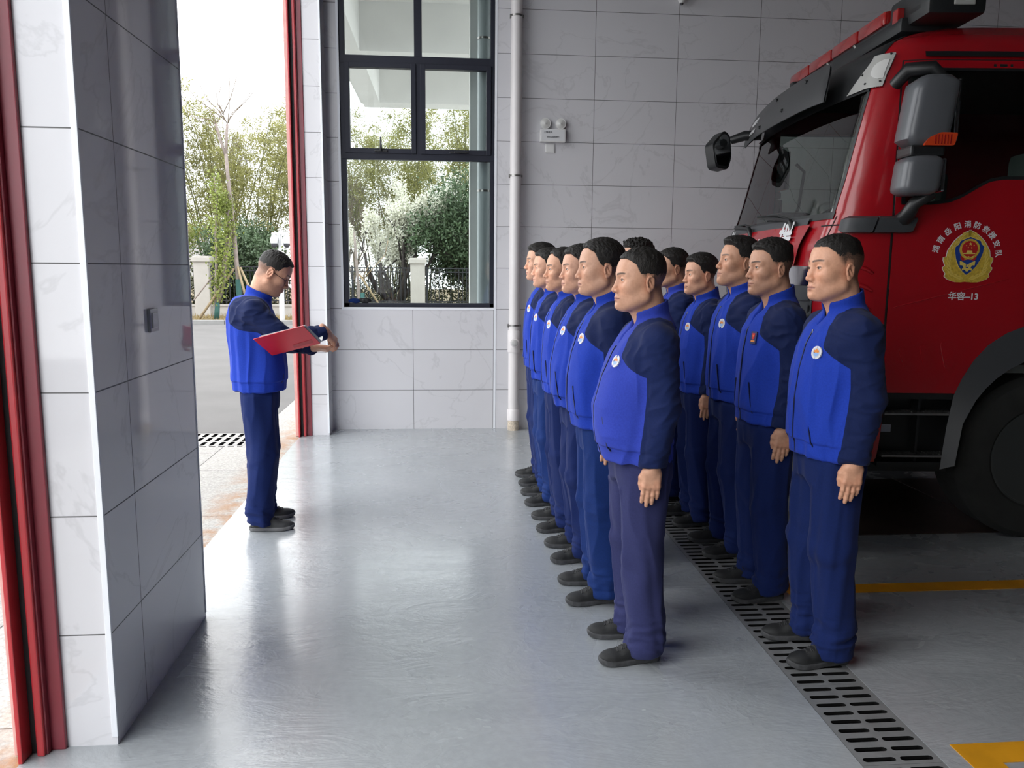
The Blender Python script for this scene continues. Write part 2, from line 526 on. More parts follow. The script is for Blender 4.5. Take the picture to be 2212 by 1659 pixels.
# ---- window
M_frame = flat('charcoal_aluminium', (0.022, 0.024, 0.036), 0.5, spec=0.25)
m, nt, bs = new_mat('window_glass')
nt.nodes.remove(bs)
tr = N(nt, 'ShaderNodeBsdfTransparent'); tr.inputs['Color'].default_value = (0.90, 0.93, 0.92, 1)
gl = N(nt, 'ShaderNodeBsdfGlossy'); gl.inputs['Roughness'].default_value = 0.0
fr = N(nt, 'ShaderNodeFresnel'); fr.inputs['IOR'].default_value = 1.5
ms = N(nt, 'ShaderNodeMixShader')
nt.links.new(fr.outputs[0], ms.inputs[0]); nt.links.new(tr.outputs[0], ms.inputs[1]); nt.links.new(gl.outputs[0], ms.inputs[2])
nt.links.new(ms.outputs[0], nt.nodes['Material Output'].inputs['Surface'])
M_glass = m
Y0, Y1 = YB + 0.015, YB + 0.085
win = tag(empty('window_1', (0, YB, WZ0)), kind='structure')
def W(mb):  # parts are laid out in world metres, the empty sits at the sill
    return mb
def wbuild(mb, name, mat, parent, auto=None):
    for v in mb.v: v -= np.array([0, YB, WZ0])
    return mb.build(name, mat, parent, auto=auto)
mb = MB()
mb.bbox(WX0, -0.912, Y0, Y1, WZ0, WZ1, 0.003)          # left stile
mb.bbox(0.446, WX1, Y0, Y1, WZ0, WZ1, 0.003)
mb.bbox(WX0, WX1, Y0, Y1, WZ0, 1.245, 0.003)
mb.bbox(WX0, WX1, Y0, Y1, WZ1 - 0.05, WZ1, 0.003)
mb.bbox(WX0, WX1, Y0 - 0.004, Y1, 2.600, 2.662, 0.003)  # transom under the sashes
mb.bbox(WX0, WX1, Y0 - 0.004, Y1, 3.468, 3.540, 0.003)
mb.bbox(-0.270, -0.198, Y0 - 0.002, Y1 - 0.003, 2.65, 3.476, 0.003)
mb.bbox(-0.270, -0.198, Y0 - 0.002, Y1 - 0.003, 3.532, WZ1 - 0.03, 0.003)
wf = wbuild(mb, 'window_frame', M_frame, win)
for (x0, x1) in ((-0.918, -0.256), (-0.212, 0.452)):
    s_ = MB(); e = 0.045
    s_.bbox(x0, x0 + e, Y0 - 0.014, Y1 - 0.01, 2.655, 3.475, 0.003).bbox(x1 - e, x1, Y0 - 0.014, Y1 - 0.01, 2.655, 3.475, 0.003)
    s_.bbox(x0, x1, Y0 - 0.013, Y1 - 0.01, 2.655, 2.655 + e, 0.003).bbox(x0, x1, Y0 - 0.013, Y1 - 0.01, 3.475 - e, 3.475, 0.003)
    so_ = wbuild(s_, 'sash', M_frame, win)
    xm = (x0 + x1) / 2
    h_ = MB().bbox(xm - 0.06, xm + 0.06, Y0 - 0.028, Y0 - 0.012, 2.668, 2.684, 0.004)
    if x0 < -0.5: h_.tube([(xm, Y0 - 0.035, 2.676), (xm + 0.002, Y0 - 0.05, 2.72), (xm, Y0 - 0.045, 2.80)], [0.014, 0.011, 0.008], 8)
    else: h_.bbox(xm - 0.02, xm + 0.12, Y0 - 0.045, Y0 - 0.025, 2.666, 2.684, 0.006)
    wbuild(h_, 'sash_handle', flat('black_handle', (0.02, 0.02, 0.022), 0.35), so_)
    wbuild(MB().box(x0 + e - 0.005, x1 - e + 0.005, YB + 0.055, YB + 0.061, 2.655 + e - 0.005, 3.475 - e + 0.005), 'pane', M_glass, so_)
wbuild(MB().box(-0.917, 0.451, YB + 0.055, YB + 0.061, 1.24, 2.605), 'pane', M_glass, win)
wbuild(MB().box(-0.917, -0.265, YB + 0.055, YB + 0.061, 3.535, WZ1 - 0.045), 'pane', M_glass, win)
wbuild(MB().box(-0.203, 0.451, YB + 0.055, YB + 0.061, 3.535, WZ1 - 0.045), 'pane', M_glass, win)

# ---- rails of the red folding doors, on the reveals
M_red_rail = flat('red_door_rail', (0.42, 0.022, 0.030), 0.33, spec=0.6)
M_red_dark = flat('maroon_door_flange', (0.20, 0.022, 0.035), 0.35)
M_rub = flat('black_rubber_seal', (0.012, 0.012, 0.014), 0.55)
M_pink = flat('weathered_pink_primer', (0.60, 0.36, 0.33), 0.7, noise=(12, 0.1))
def rail(y, d, label):
    """d: which way the rail stands off the reveal (-1 toward the camera)"""
    r = tag(empty('door_rail', (-1.25, y, 0)), label, 'door rail')
    def b(x0, x1, a0, a1, mat, nm, bv=0.003):
        ya, yb = sorted((d * a0, d * a1))
        return MB().bbox(x0, x1, ya, yb, 0.0, 4.69, bv).build(nm, mat, r)
    b(-0.052, 0.0, 0.0, 0.016, M_red_dark, 'flange')
    b(-0.074, -0.050, 0.0, 0.052, M_red_rail, 'ribbed_post', 0.005)
    b(-0.060, -0.044, 0.012, 0.040, M_red_dark, 'rib')
    b(-0.104, -0.070, 0.0, 0.030, M_rub, 'rubber_seal')
    b(-0.114, -0.100, 0.0, 0.090, M_red_rail, 'edge_strip')
    b(-0.150, -0.114, 0.0, 0.040, M_pink, 'outer_flange')
    return r
rail(2.568, -1, 'red steel door rail with black seal on the near pillar, left edge of the picture')
rail(7.58, -1, 'red steel door rail with black rubber seal on the far pillar beside the reading man')
# ================================================================ implicit surfaces: smooth, continuous bodies and clothes
F32 = np.float32
def _v(p): return np.asarray(p, dtype=F32)
def smin(a, b, k):
    h = np.maximum(k - np.abs(a - b), 0) / k
    return np.minimum(a, b) - h * h * k * 0.25
def smax(a, b, k): return -smin(-a, -b, k)
def sphere(P, c, r): return np.linalg.norm(P - _v(c), axis=1) - r
def ellip(P, c, r, R=None):
    q = P - _v(c)
    if R is not None: q = q @ _v(R)
    r = _v(r)
    k0 = np.linalg.norm(q / r, axis=1); k1 = np.linalg.norm(q / (r * r), axis=1)
    return k0 * (k0 - 1.0) / np.maximum(k1, 1e-6)
def cone(P, a, b, r1, r2):
    """capsule whose radius runs from r1 at a to r2 at b"""
    a = _v(a); b = _v(b); ba = b - a
    t = np.clip((P - a) @ ba / float(ba @ ba), 0, 1)
    return np.linalg.norm(P - a - t[:, None] * ba, axis=1) - (r1 + (r2 - r1) * t)
def chain(P, pts, rs, k=0.01):
    d = None
    for i in range(len(pts) - 1):
        e = cone(P, pts[i], pts[i + 1], rs[i], rs[i + 1])
        d = e if d is None else smin(d, e, k)
    return d
def rbox(P, c, h, r, R=None):
    q = P - _v(c)
    if R is not None: q = q @ _v(R)
    q = np.abs(q) - (_v(h) - r)
    return np.linalg.norm(np.maximum(q, 0), axis=1) + np.minimum(q.max(axis=1), 0) - r
def slab(P, zs, cx, a, b, n=2.4, ax=None):
    """upright column whose oval section (half depth a, half width b, centre cx) changes with height"""
    z = P[:, 2]
    A = np.interp(z, zs, a).astype(F32); B = np.interp(z, zs, b).astype(F32); X = np.interp(z, zs, cx).astype(F32)
    u = np.abs(P[:, 0] - X) / A; v = np.abs(P[:, 1]) / B
    rho = (u ** n + v ** n) ** (1.0 / n)
    d = (rho - 1) * np.minimum(A, B)
    return smax(smax(d, z - zs[-1], 0.03), zs[0] - z, 0.008)

def isosurf(f, lo, hi, s, B=8):
    """narrow-band evaluation and surface nets; returns vertices and quads"""
    lo = np.asarray(lo, float); hi = np.asarray(hi, float)
    nb = np.ceil((hi - lo) / (s * B)).astype(int) + 1
    cen = (np.stack(np.meshgrid(*[np.arange(k) for k in nb], indexing='ij'), -1).reshape(-1, 3) + 0.5) * (s * B) + lo
    d = f(cen.astype(F32))
    near = np.abs(d) < s * B * 1.35
    n = nb * B
    G = np.empty(n, F32)
    G.reshape(nb[0], B, nb[1], B, nb[2], B)[:] = np.where(d > 0, 1, -1).astype(F32).reshape(nb[0], 1, nb[1], 1, nb[2], 1)
    ids = np.argwhere(near.reshape(nb))
    off = np.stack(np.meshgrid(*[np.arange(B)] * 3, indexing='ij'), -1).reshape(-1, 3)
    V = G.reshape(nb[0], B, nb[1], B, nb[2], B)
    for k in range(0, len(ids), 300):
        c = ids[k:k + 300]
        P = ((c[:, None] * B + off[None]).reshape(-1, 3) * s + lo).astype(F32)
        r = f(P).reshape(len(c), B, B, B)
        V[c[:, 0], :, c[:, 1], :, c[:, 2], :] = r
    G = V.reshape(n)
    S = G < 0
    act = np.zeros(n - 1, bool)
    c0 = S[:-1, :-1, :-1]
    for dx in (0, 1):
        for dy in (0, 1):
            for dz in (0, 1):
                if dx + dy + dz:
                    act |= S[dx:n[0] - 1 + dx, dy:n[1] - 1 + dy, dz:n[2] - 1 + dz] != c0
    cells = np.argwhere(act)
    idx = np.full(n - 1, -1, np.int32)
    idx[cells[:, 0], cells[:, 1], cells[:, 2]] = np.arange(len(cells))
    acc = np.zeros((len(cells), 3)); cnt = np.zeros(len(cells))
    co = [(a, b, c) for a in (0, 1) for b in (0, 1) for c in (0, 1)]
    for i in range(8):
        for j in range(i + 1, 8):
            a, b = np.array(co[i]), np.array(co[j])
            if np.abs(a - b).sum() != 1: continue
            ga = G[cells[:, 0] + a[0], cells[:, 1] + a[1], cells[:, 2] + a[2]]
            gb = G[cells[:, 0] + b[0], cells[:, 1] + b[1], cells[:, 2] + b[2]]
            m = (ga < 0) != (gb < 0)
            t = np.where(m, ga / np.where(m, ga - gb, 1), 0)
            acc[m] += (a + t[:, None] * (b - a))[m]
            cnt[m] += 1
    vert = (cells + acc / cnt[:, None]) * s + lo
    quads = []
    for ax in range(3):
        u, v = [(1, 2), (2, 0), (0, 1)][ax]
        sl0 = [slice(1, -1)] * 3; sl1 = [slice(1, -1)] * 3
        sl0[ax] = slice(0, n[ax] - 1); sl1[ax] = slice(1, n[ax])
        A = S[tuple(sl0)]; Bm = S[tuple(sl1)]
        for flip, m in ((False, A & ~Bm), (True, ~A & Bm)):
            p = np.argwhere(m)
            for q in range(3):
                if q != ax: p[:, q] += 1
            def at(du, dv):
                r = p.copy(); r[:, u] -= du; r[:, v] -= dv
                return idx[r[:, 0], r[:, 1], r[:, 2]]
            Q = np.stack([at(1, 1), at(0, 1), at(0, 0), at(1, 0)], 1)
            if flip: Q = Q[:, ::-1]
            quads.append(Q)
    Q = np.concatenate(quads)
    Q = Q[(Q >= 0).all(axis=1)]
    return vert.astype(F32), Q

def relax(v, q, it=1, w=0.5):
    """a touch of smoothing to take the grid out of the surface"""
    e = np.concatenate([q[:, [0, 1]], q[:, [1, 2]], q[:, [2, 3]], q[:, [3, 0]]])
    n = len(v)
    deg = np.bincount(e[:, 0], minlength=n) + np.bincount(e[:, 1], minlength=n)
    for _ in range(it):
        s = np.stack([np.bincount(e[:, 0], v[e[:, 1], k], minlength=n) + np.bincount(e[:, 1], v[e[:, 0], k], minlength=n) for k in range(3)], 1)
        v = v + (s / np.maximum(deg, 1)[:, None] - v) * w
    return v.astype(F32)

def vnormals(v, q):
    n = np.cross(v[q[:, 2]] - v[q[:, 0]], v[q[:, 3]] - v[q[:, 1]])
    o = np.zeros_like(v)
    for k in range(4):
        for c in range(3):
            o[:, c] += np.bincount(q[:, k], n[:, c], minlength=len(v)).astype(F32)
    return o / np.maximum(np.linalg.norm(o, axis=1), 1e-9)[:, None]

def keep(v, q, mask, *arrs):
    """keep the quads whose four corners are all in mask"""
    q = q[mask[q].all(axis=1)]
    used = np.zeros(len(v), bool); used[q] = True
    m = np.cumsum(used) - 1
    return (v[used], m[q]) + tuple(a[used] for a in arrs)

def set_col(o, name, arr):
    arr = np.asarray(arr, dtype=F32)
    if arr.ndim == 1:
        a = o.data.attributes.new(name, 'FLOAT', 'POINT'); a.data.foreach_set('value', arr)
    else:
        a = o.data.color_attributes.new(name, 'FLOAT_COLOR', 'POINT')
        a.data.foreach_set('color', np.concatenate([arr, np.ones((len(arr), 1), F32)], 1).ravel())

def waves(P, seed, freqs, stretch, warp=0.4):
    """cheap smooth pseudo-noise for cloth folds"""
    r = np.random.RandomState(seed)
    Q = P * _v(stretch)
    o = np.zeros(len(P), F32)
    for f in freqs:
        for _ in range(3):
            d = r.normal(size=3); d /= np.linalg.norm(d)
            d2 = r.normal(size=3) * f * 0.6
            ph = r.rand() * 6.28
            o += np.sin(Q @ _v(d * f) + ph + warp * 2.2 * np.sin(Q @ _v(d2) + r.rand() * 6)) / 3.0 / len(freqs)
    return o
# ================================================================ people
# a person faces +X, his left is +Y, z up; the origin is on the floor between the feet
def rot(ax, a):
    c, s = math.cos(a), math.sin(a)
    return {'x': np.array([[1, 0, 0], [0, c, -s], [0, s, c]]), 'y': np.array([[c, 0, s], [0, 1, 0], [-s, 0, c]]), 'z': np.array([[c, -s, 0], [s, c, 0], [0, 0, 1]])}[ax]

def head_sdf(P, g):
    """P in the head's own frame: origin between the ear canals, x forward"""
    x, y, z = P[:, 0], P[:, 1], P[:, 2]
    S = np.stack([x, np.abs(y), z], 1)           # mirrored half
    w, jw, ln = g.get('w', 1), g.get('jaw', 1), g.get('len', 1)
    d = ellip(P, (-0.008, 0, 0.050), (0.094, 0.0765 * w, 0.083))
    d = smin(d, ellip(P, (0.028, 0, 0.038), (0.063, 0.064 * w, 0.070)), 0.02)       # forehead
    d = smin(d, ellip(P, (0.022, 0, -0.028), (0.062, 0.058 * w * jw, 0.070 * ln)), 0.035)  # mid face
    d = smin(d, cone(S, (-0.002, 0.050 * w * jw, -0.052), (0.060, 0.018 * jw, -0.088 * ln), 0.018, 0.020), 0.035)   # jaw line
    d = smin(d, ellip(P, (0.078, 0, -0.090 * ln), (0.020, 0.021, 0.016)), 0.022)    # chin
    d = smin(d, ellip(S, (0.056, 0.042 * w, -0.012), (0.024, 0.021, 0.021)), 0.028) # cheekbone
    d = smin(d, ellip(P, (0.073, 0, -0.055), (0.024, 0.029, 0.026)), 0.024)         # muzzle
    d = smin(d, cone(S, (0.084, 0.008, 0.031), (0.070, 0.045, 0.028), 0.0085, 0.0075), 0.018)   # brow
    # eye sockets
    d = smax(d, -ellip(S, (0.096, 0.0325, 0.012), (0.016, 0.020, 0.012)), 0.020)
    # nose
    nb, nl = g.get('nose', 1.0), g.get('nosel', 1.0)
    tip = 0.1045 + 0.004 * (nl - 1) * 10
    d = smin(d, cone(P, (0.084, 0, 0.020), (tip - 0.003, 0, -0.022), 0.0065, 0.0095 * nb), 0.014)
    d = smin(d, sphere(P, (tip, 0, -0.026), 0.0095 * nb), 0.006)
    d = smin(d, ellip(S, (0.0955, 0.0135 * nb, -0.029), (0.010, 0.0065, 0.0080)), 0.007)
    d = smax(d, -ellip(S, (0.102, 0.0068 * nb, -0.0375), (0.0055, 0.0030, 0.0040)), 0.003)
    # lips
    d = smax(d, -cone(P, (0.103, 0, -0.0415), (0.1015, 0, -0.049), 0.0022, 0.0025), 0.006)
    ll = g.get('lip', 1.0)
    for y0, y1 in ((0, 0.012), (0.012, 0.023)):
        x0, x1 = 0.0955 - y0 * y0 * 18, 0.0955 - y1 * y1 * 18
        d = smin(d, cone(S, (x0, y0, -0.0535 - y0 * 0.05), (x1, y1, -0.0555 - y1 * 0.06), 0.0052 * ll - y0 * 0.10, 0.0050 * ll - y1 * 0.13), 0.005)
        d = smin(d, cone(S, (x0 - 0.002, y0, -0.0640), (x1 - 0.001, y1, -0.0605), 0.0064 * ll - y0 * 0.10, 0.0058 * ll - y1 * 0.15), 0.005)
    for y0, y1 in ((0, 0.013), (0.013, 0.0245)):      # the line between the lips
        d = smax(d, -cone(S, (0.1022 - y0 * y0 * 22, y0, -0.0590 - y0 * 0.03), (0.1022 - y1 * y1 * 22, y1, -0.0590 - y1 * 0.03), 0.0014, 0.0012), 0.003)
    d = smax(d, -ellip(P, (0.0995, 0, -0.0755), (0.006, 0.014, 0.0045)), 0.008)
    # eyelids over the eyeballs
    ec = (0.0735, 0.0315, 0.0125)
    lid = sphere(S, ec, 0.0140)
    op = g.get('eye', 1.0)
    slit = ellip(S, (0.0885, 0.0320, 0.0120), (0.012, 0.0138, 0.0040 * op))
    d = smin(d, lid, 0.006)
    d = smax(d, -slit, 0.0015)
    d = np.minimum(d, sphere(S, ec, 0.0124))
    d = smin(d, cone(S, (0.0865, 0.0215, 0.0165), (0.0795, 0.0450, 0.0165), 0.0022, 0.0020), 0.003)   # upper lid fold
    # ears
    R = rot('z', 0.30) @ rot('y', 0.14)
    E = S - _v((-0.008, 0.0775 * w, -0.004)); E = E @ _v(R)
    ear = ellip(E, (-0.002, 0.004, 0.004), (0.0195, 0.0075, 0.0300))
    ear = smax(ear, -ellip(E, (0.001, 0.0105, 0.006), (0.0125, 0.0070, 0.0215)), 0.004)
    ear = smin(ear, chain(E, [(0.012, 0.005, 0.012), (0.006, 0.007, 0.026), (-0.008, 0.007, 0.030), (-0.018, 0.007, 0.018), (-0.0165, 0.006, 0.0)],
                          [0.0028, 0.0030, 0.0032, 0.0032, 0.0028], 0.004), 0.003)
    ear = smin(ear, cone(E, (0.002, 0.006, 0.016), (-0.006, 0.006, -0.006), 0.0026, 0.0030), 0.004)
    ear = smin(ear, ellip(E, (0.004, 0.003, -0.020), (0.0085, 0.0050, 0.0085)), 0.006)
    ear = smin(ear, ellip(E, (0.012, 0.005, -0.002), (0.004, 0.004, 0.006)), 0.004)
    d = smin(d, ear, 0.006)
    return d

def neck_sdf(P, J):
    n0 = J['neck']; h = J['head']; R = J['headR']
    a = h + R @ np.array([-0.030, 0, -0.035]); b = n0
    d = cone(P, a, b, 0.055, 0.060)
    thr = cone(P, h + R @ np.array([0.022, 0, -0.075]), b + np.array([0.030, 0, -0.01]), 0.030, 0.040)
    return smin(d, thr, 0.03)

def hand_sdf(P, H):
    """H: wrist position, rotation (columns: toward thumb, out of the back of the hand, toward the fingertips), curl"""
    q = (P - _v(H['o'])) @ _v(H['R'])
    c = H.get('curl', 0.25); sp = H.get('spread', 1.0)
    d = cone(q, (0, 0, H.get('stem', -0.05)), (0, 0, 0.004), 0.026, 0.024)
    q2 = q * _v((1, 1.35, 1))
    d = smin(d, cone(q2, (0, 0, -0.03), (0, 0, 0.01), 0.0300, 0.0270), 0.01)
    d = smin(d, rbox(q, (0.000, 0, 0.052), (0.0375, 0.0145, 0.040), 0.0140), 0.020)
    d = smin(d, ellip(q, (0.022, -0.008, 0.032), (0.016, 0.013, 0.028)), 0.012)       # ball of the thumb
    curls = H.get('curls', [c] * 4)
    for i, (fx, L, r) in enumerate(((0.0285, 0.072, 0.0094), (0.0095, 0.080, 0.0097), (-0.0098, 0.075, 0.0093), (-0.0280, 0.059, 0.0083))):
        a = np.array([fx, 0.001, 0.083 - abs(fx - 0.008) * 0.28]); pts = [a]; t = 0.0; fan = fx * 1.4 * sp
        k = curls[i]
        for seg, fr, ang in ((0, 0.46, 0.55), (1, 0.30, 1.25), (2, 0.24, 0.9)):
            t += k * ang
            pts.append(pts[-1] + np.array([math.sin(fan) * math.cos(t), -math.sin(t), math.cos(t) * math.cos(fan)]) * L * fr)
        f = chain(q, pts, [r * 1.04, r * 0.98, r * 0.93, r * 0.80], 0.003)
        kn = sphere(q, pts[0] + np.array([0, 0.003, 0]), r * 0.98)
        f = smin(f, kn, 0.006)
        f = smin(f, sphere(q, pts[1] + np.array([0, 0.001, 0]), r * 0.96), 0.004)
        d = smin(d, f, 0.0065)
    th = H.get('thumb', [(0.026, -0.004, 0.018), (0.046, -0.010, 0.048), (0.050, -0.014, 0.080), (0.046, -0.017, 0.104)])
    d = smin(d, chain(q, th, [0.0145, 0.0118, 0.0102, 0.0088], 0.005), 0.012)
    return d

def hand_color(P, H, col):
    q = (P - _v(H['o'])) @ _v(H['R'])
    return col

def body_sdf(P, J, g):
    """skin: head, neck, upper trunk, arms and hands in one surface (cut off where clothes hide it)"""
    Q = (P - _v(J['head'])) @ _v(J['headR'])
    Q = Q / g.get('hs', 1.0)
    rr = np.linalg.norm(Q, axis=1)
    d = (rr - 0.10).astype(F32)
    mk = rr < 0.21
    if mk.any(): d[mk] = head_sdf(Q[mk], g) * g.get('hs', 1.0)
    d = smin(d, neck_sdf(P, J), 0.022)
    c = J['neck']
    d = smin(d, ellip(P, c + np.array([-0.005, 0, -0.085]), (0.080, 0.150, 0.060)), 0.05)
    d = smin(d, cone(P, J['chest'], J['pelvis'], 0.085, 0.085), 0.06)
    for s in ('L', 'R'):
        d = smin(d, cone(P, J['sh' + s], J['el' + s], 0.046, 0.038), 0.03)
        d = smin(d, cone(P, J['el' + s], J['wr' + s], 0.036, 0.024), 0.012)
        hd = np.linalg.norm(P - _v(J['ha' + s]['o']), axis=1)
        mk = hd < 0.26
        if mk.any():
            d[mk] = smin(d[mk], hand_sdf(P[mk], J['ha' + s]), 0.010)
    return d

SKIN = np.array(s2l(205, 160, 135), dtype=F32)
def skin_colors(P, J, g, seed=0):
    Q = (P - _v(J['head'])) @ _v(J['headR']) / g.get('hs', 1.0)
    x, y, z = Q[:, 0], Q[:, 1], Q[:, 2]
    ay = np.abs(y)
    base = SKIN * _v(g.get('tone', (1, 1, 1)))
    c = np.tile(base, (len(P), 1))
    def mix(m, col):
        nonlocal c
        m = np.clip(m, 0, 1)[:, None]
        c = c * (1 - m) + _v(col) * m
    headm = np.linalg.norm(Q, axis=1) < 0.19
    red = base * _v((1.02, 0.80, 0.74))
    mix(0.36 * np.exp(-((x - 0.09) ** 2 + (ay - 0.030) ** 2 + (z + 0.022) ** 2) / 0.0010) * headm, red)
    mix(0.28 * np.exp(-((x - 0.106) ** 2 + y ** 2 + (z + 0.026) ** 2) / 0.0003) * headm, red)
    mix(0.45 * np.exp(-((x + 0.008) ** 2 / 0.0006 + (ay - 0.09) ** 2 / 0.0004 + z ** 2 / 0.0012)) * headm, red)
    # warm knuckles
    for s in ('L', 'R'):
        H = J['ha' + s]; q = (P - _v(H['o'])) @ _v(H['R'])
        mix(0.35 * np.exp(-((q[:, 2] - 0.080) ** 2) / 0.0002) * (np.abs(q[:, 0]) < 0.045) * (q[:, 2] > 0.03), base * _v((0.92, 0.72, 0.66)))
        mix(0.30 * np.exp(-((q[:, 2] - 0.116) ** 2) / 0.00005) * (np.abs(q[:, 0]) < 0.06), base * _v((0.90, 0.72, 0.68)))
    # lips
    lu = -0.0492 - 14.0 * ay * ay + 0.0012 * np.cos(ay * 420) - z
    lo_ = z + 0.0700 - 17.0 * ay * ay
    m = np.clip(np.minimum(lu, lo_) / 0.0014, 0, 1) * (x > 0.080) * 0.62
    mix(m * headm, (0.42, 0.165, 0.145))
    mix(np.clip(1.4 - np.abs(z + 0.0590 + ay * 0.03) / 0.0016, 0, 1) * ((ay < 0.0245) & (x > 0.08)) * 0.75 * headm, (0.11, 0.035, 0.03))
    mix(((((x - 0.101) / 0.006) ** 2 + ((ay - 0.0068) / 0.004) ** 2 + ((z + 0.037) / 0.0035) ** 2) < 1) * 0.8, (0.06, 0.02, 0.015))
    # eyebrows
    zb = 0.0335 + g.get('brow', 0.0) + 0.004 * np.sin((ay - 0.010) / 0.042 * 2.4)
    bm = np.clip(1 - np.abs(z - zb) / 0.0046, 0, 1) * (ay > 0.010) * (ay < 0.052) * (x > 0.04) * np.clip((0.054 - ay) / 0.014, 0, 1) ** 0.5
    mix(np.clip(bm * 1.7, 0, 0.88) * headm, (0.022, 0.016, 0.013))
    # eyes
    S = np.stack([x, ay, z], 1)
    de = np.linalg.norm(S - _v((0.0735, 0.0315, 0.0125)), axis=1)
    ball = (de < 0.0131) & (x > 0.077)
    mix(ball * 0.95, (0.62, 0.58, 0.55))
    lk = g.get('look', 0.0)
    iris = ball & (((y - np.sign(y) * 0.0315 - lk) ** 2 + (z - 0.0120) ** 2) < 0.0060 ** 2)
    mix(iris * 1.0, (0.016, 0.010, 0.008))
    lash = (de < 0.0150) & (de > 0.0131) & (x > 0.076) & (np.abs(z - 0.0160) < 0.0018) & (ay > 0.018) & (ay < 0.046)
    mix(lash * 0.75, (0.03, 0.02, 0.018))
    # shaved sides and nape: scalp shows dark through the stubble
    m = hairline(Q, g)
    r = np.random.RandomState(seed + 5)
    st = np.clip(m / 0.020, 0, 1)
    fd = np.clip((z + 0.065) / (0.065 + g.get('fade', 0.035) + 0.01), 0.0, 1)
    st = st * (0.30 + 0.70 * fd) * g.get('stub', 1.0)
    st = np.clip(st * (0.86 + 0.22 * r.rand(len(P))), 0, 0.93)
    mix(st * headm, (0.020, 0.017, 0.016))
    # beard shadow
    bs = np.exp(-((z + 0.075) ** 2 / 0.0009)) * (x > 0.02) * g.get('beard', 0.12)
    mix(bs * headm, base * 0.45)
    must = ((ay < 0.024) & (z < -0.041) & (z > -0.050) & (x > 0.085)) * g.get('beard', 0.12) * 1.6
    mix(must * headm, base * 0.35)
    return c

def hairline(Q, g):
    """>0 where hair grows; grows with the distance inside the hairline (metres)"""
    x, y, z = Q[:, 0], Q[:, 1], Q[:, 2]
    ay = np.abs(y)
    rec = g.get('recede', 0.0)
    # front edge: high on the forehead, curving back at the temples; then down before the ear; round behind it to the nape
    zf = 0.086 + g.get('hl', 0.0) - np.clip(ay - 0.045, 0, 1) * 0.9 + rec * np.exp(-((ay - 0.042) / 0.016) ** 2) * 0.022 + rec * 0.010
    top = z - zf
    xe = np.interp(z, [-0.20, -0.045, -0.02, 0.012, 0.030, 0.045, 0.075, 0.10], [-0.06, -0.045, -0.030, 0.006, 0.024, 0.034, 0.046, 0.085]).astype(F32)
    side = xe - x
    bot = z - np.interp(x, [-0.10, -0.06, -0.034, -0.024, 0.000, 0.008, 0.05], [-0.066, -0.060, -0.045, 0.026, 0.030, 0.002, 0.002]).astype(F32)
    lower = np.minimum(side, bot)
    return np.maximum(np.minimum(top, 0.2 - x), lower) * np.where(z > -0.10, 1, 0) - np.where(x > 0.066, np.clip(zf - z, 0, 1), 0)

def hair_mesh(J, g, seed, s=0.0025):
    """a close-cropped cap of hair standing off the scalp"""
    hs = g.get('hs', 1.0); top = g.get('top', 0.010); side = g.get('side', 0.0030); tex = g.get('tex', 0.004)
    def thick(Q):
        h = hairline(Q, g)
        fz = g.get('fade', 0.035)
        wt = np.clip((Q[:, 2] - fz - 0.015) / 0.045, 0, 1); wt = wt * wt * (3 - 2 * wt)
        lowf = np.clip((Q[:, 2] - fz + 0.035) / 0.05, 0, 1)
        wf = np.clip((Q[:, 0] - 0.02) / 0.06, 0, 1) * g.get('quiff', 0.3)
        t = side * lowf + wt * top * (1 + wf) - 0.0012
        n = waves(Q, seed, (160, 330, 620), (1, 1.3, 0.7), 0.6)
        t = t + n * tex * (0.12 + wt)
        return np.minimum(t, np.clip(h, 0, 1) * (0.45 + 0.5 * wt)) , h
    def f(Q):
        r = np.linalg.norm(Q, axis=1)
        t, h = thick(Q)
        return ellip(Q, (-0.008, 0, 0.050), (0.0945, 0.077 * g.get('w', 1), 0.0835)) * 0.0 + head_nohair(Q, g) - np.clip(t, 0, 1)
    v, q = isosurf(f, (-0.14, -0.11, -0.08), (0.13, 0.11, 0.165), s)
    t, h = thick(v)
    Rk = (np.abs(v[:, 1]) > 0.0745 * g.get('w', 1)) & (np.abs(v[:, 0] + 0.008) < 0.026) & (v[:, 2] < 0.028)
    v, q = keep(v, q, (h > 0.0015) & ~Rk & (t > -0.0002) & (v[:, 2] > -0.05))
    v = relax(v, q, 1, 0.3)
    return (v * hs) @ _v(np.asarray(J['headR']).T) + _v(J['head']), q

def head_nohair(P, g):
    w = g.get('w', 1); jw = g.get('jaw', 1); ln = g.get('len', 1)
    S = np.stack([P[:, 0], np.abs(P[:, 1]), P[:, 2]], 1)
    d = ellip(P, (-0.008, 0, 0.050), (0.094, 0.0765 * w, 0.083))
    d = smin(d, ellip(P, (0.028, 0, 0.038), (0.063, 0.064 * w, 0.070)), 0.02)
    d = smin(d, ellip(P, (0.022, 0, -0.028), (0.062, 0.058 * w * jw, 0.070 * ln)), 0.035)
    d = smin(d, cone(S, (-0.002, 0.050 * w * jw, -0.052), (0.060, 0.018 * jw, -0.088 * ln), 0.018, 0.020), 0.035)
    d = smin(d, cone(P, (-0.030, 0, -0.035), (-0.05, 0, -0.17), 0.055, 0.058), 0.022)
    return d

def ridge(w):
    # narrow creases between broad soft bulges
    return 0.55 - np.abs(w) * 1.6
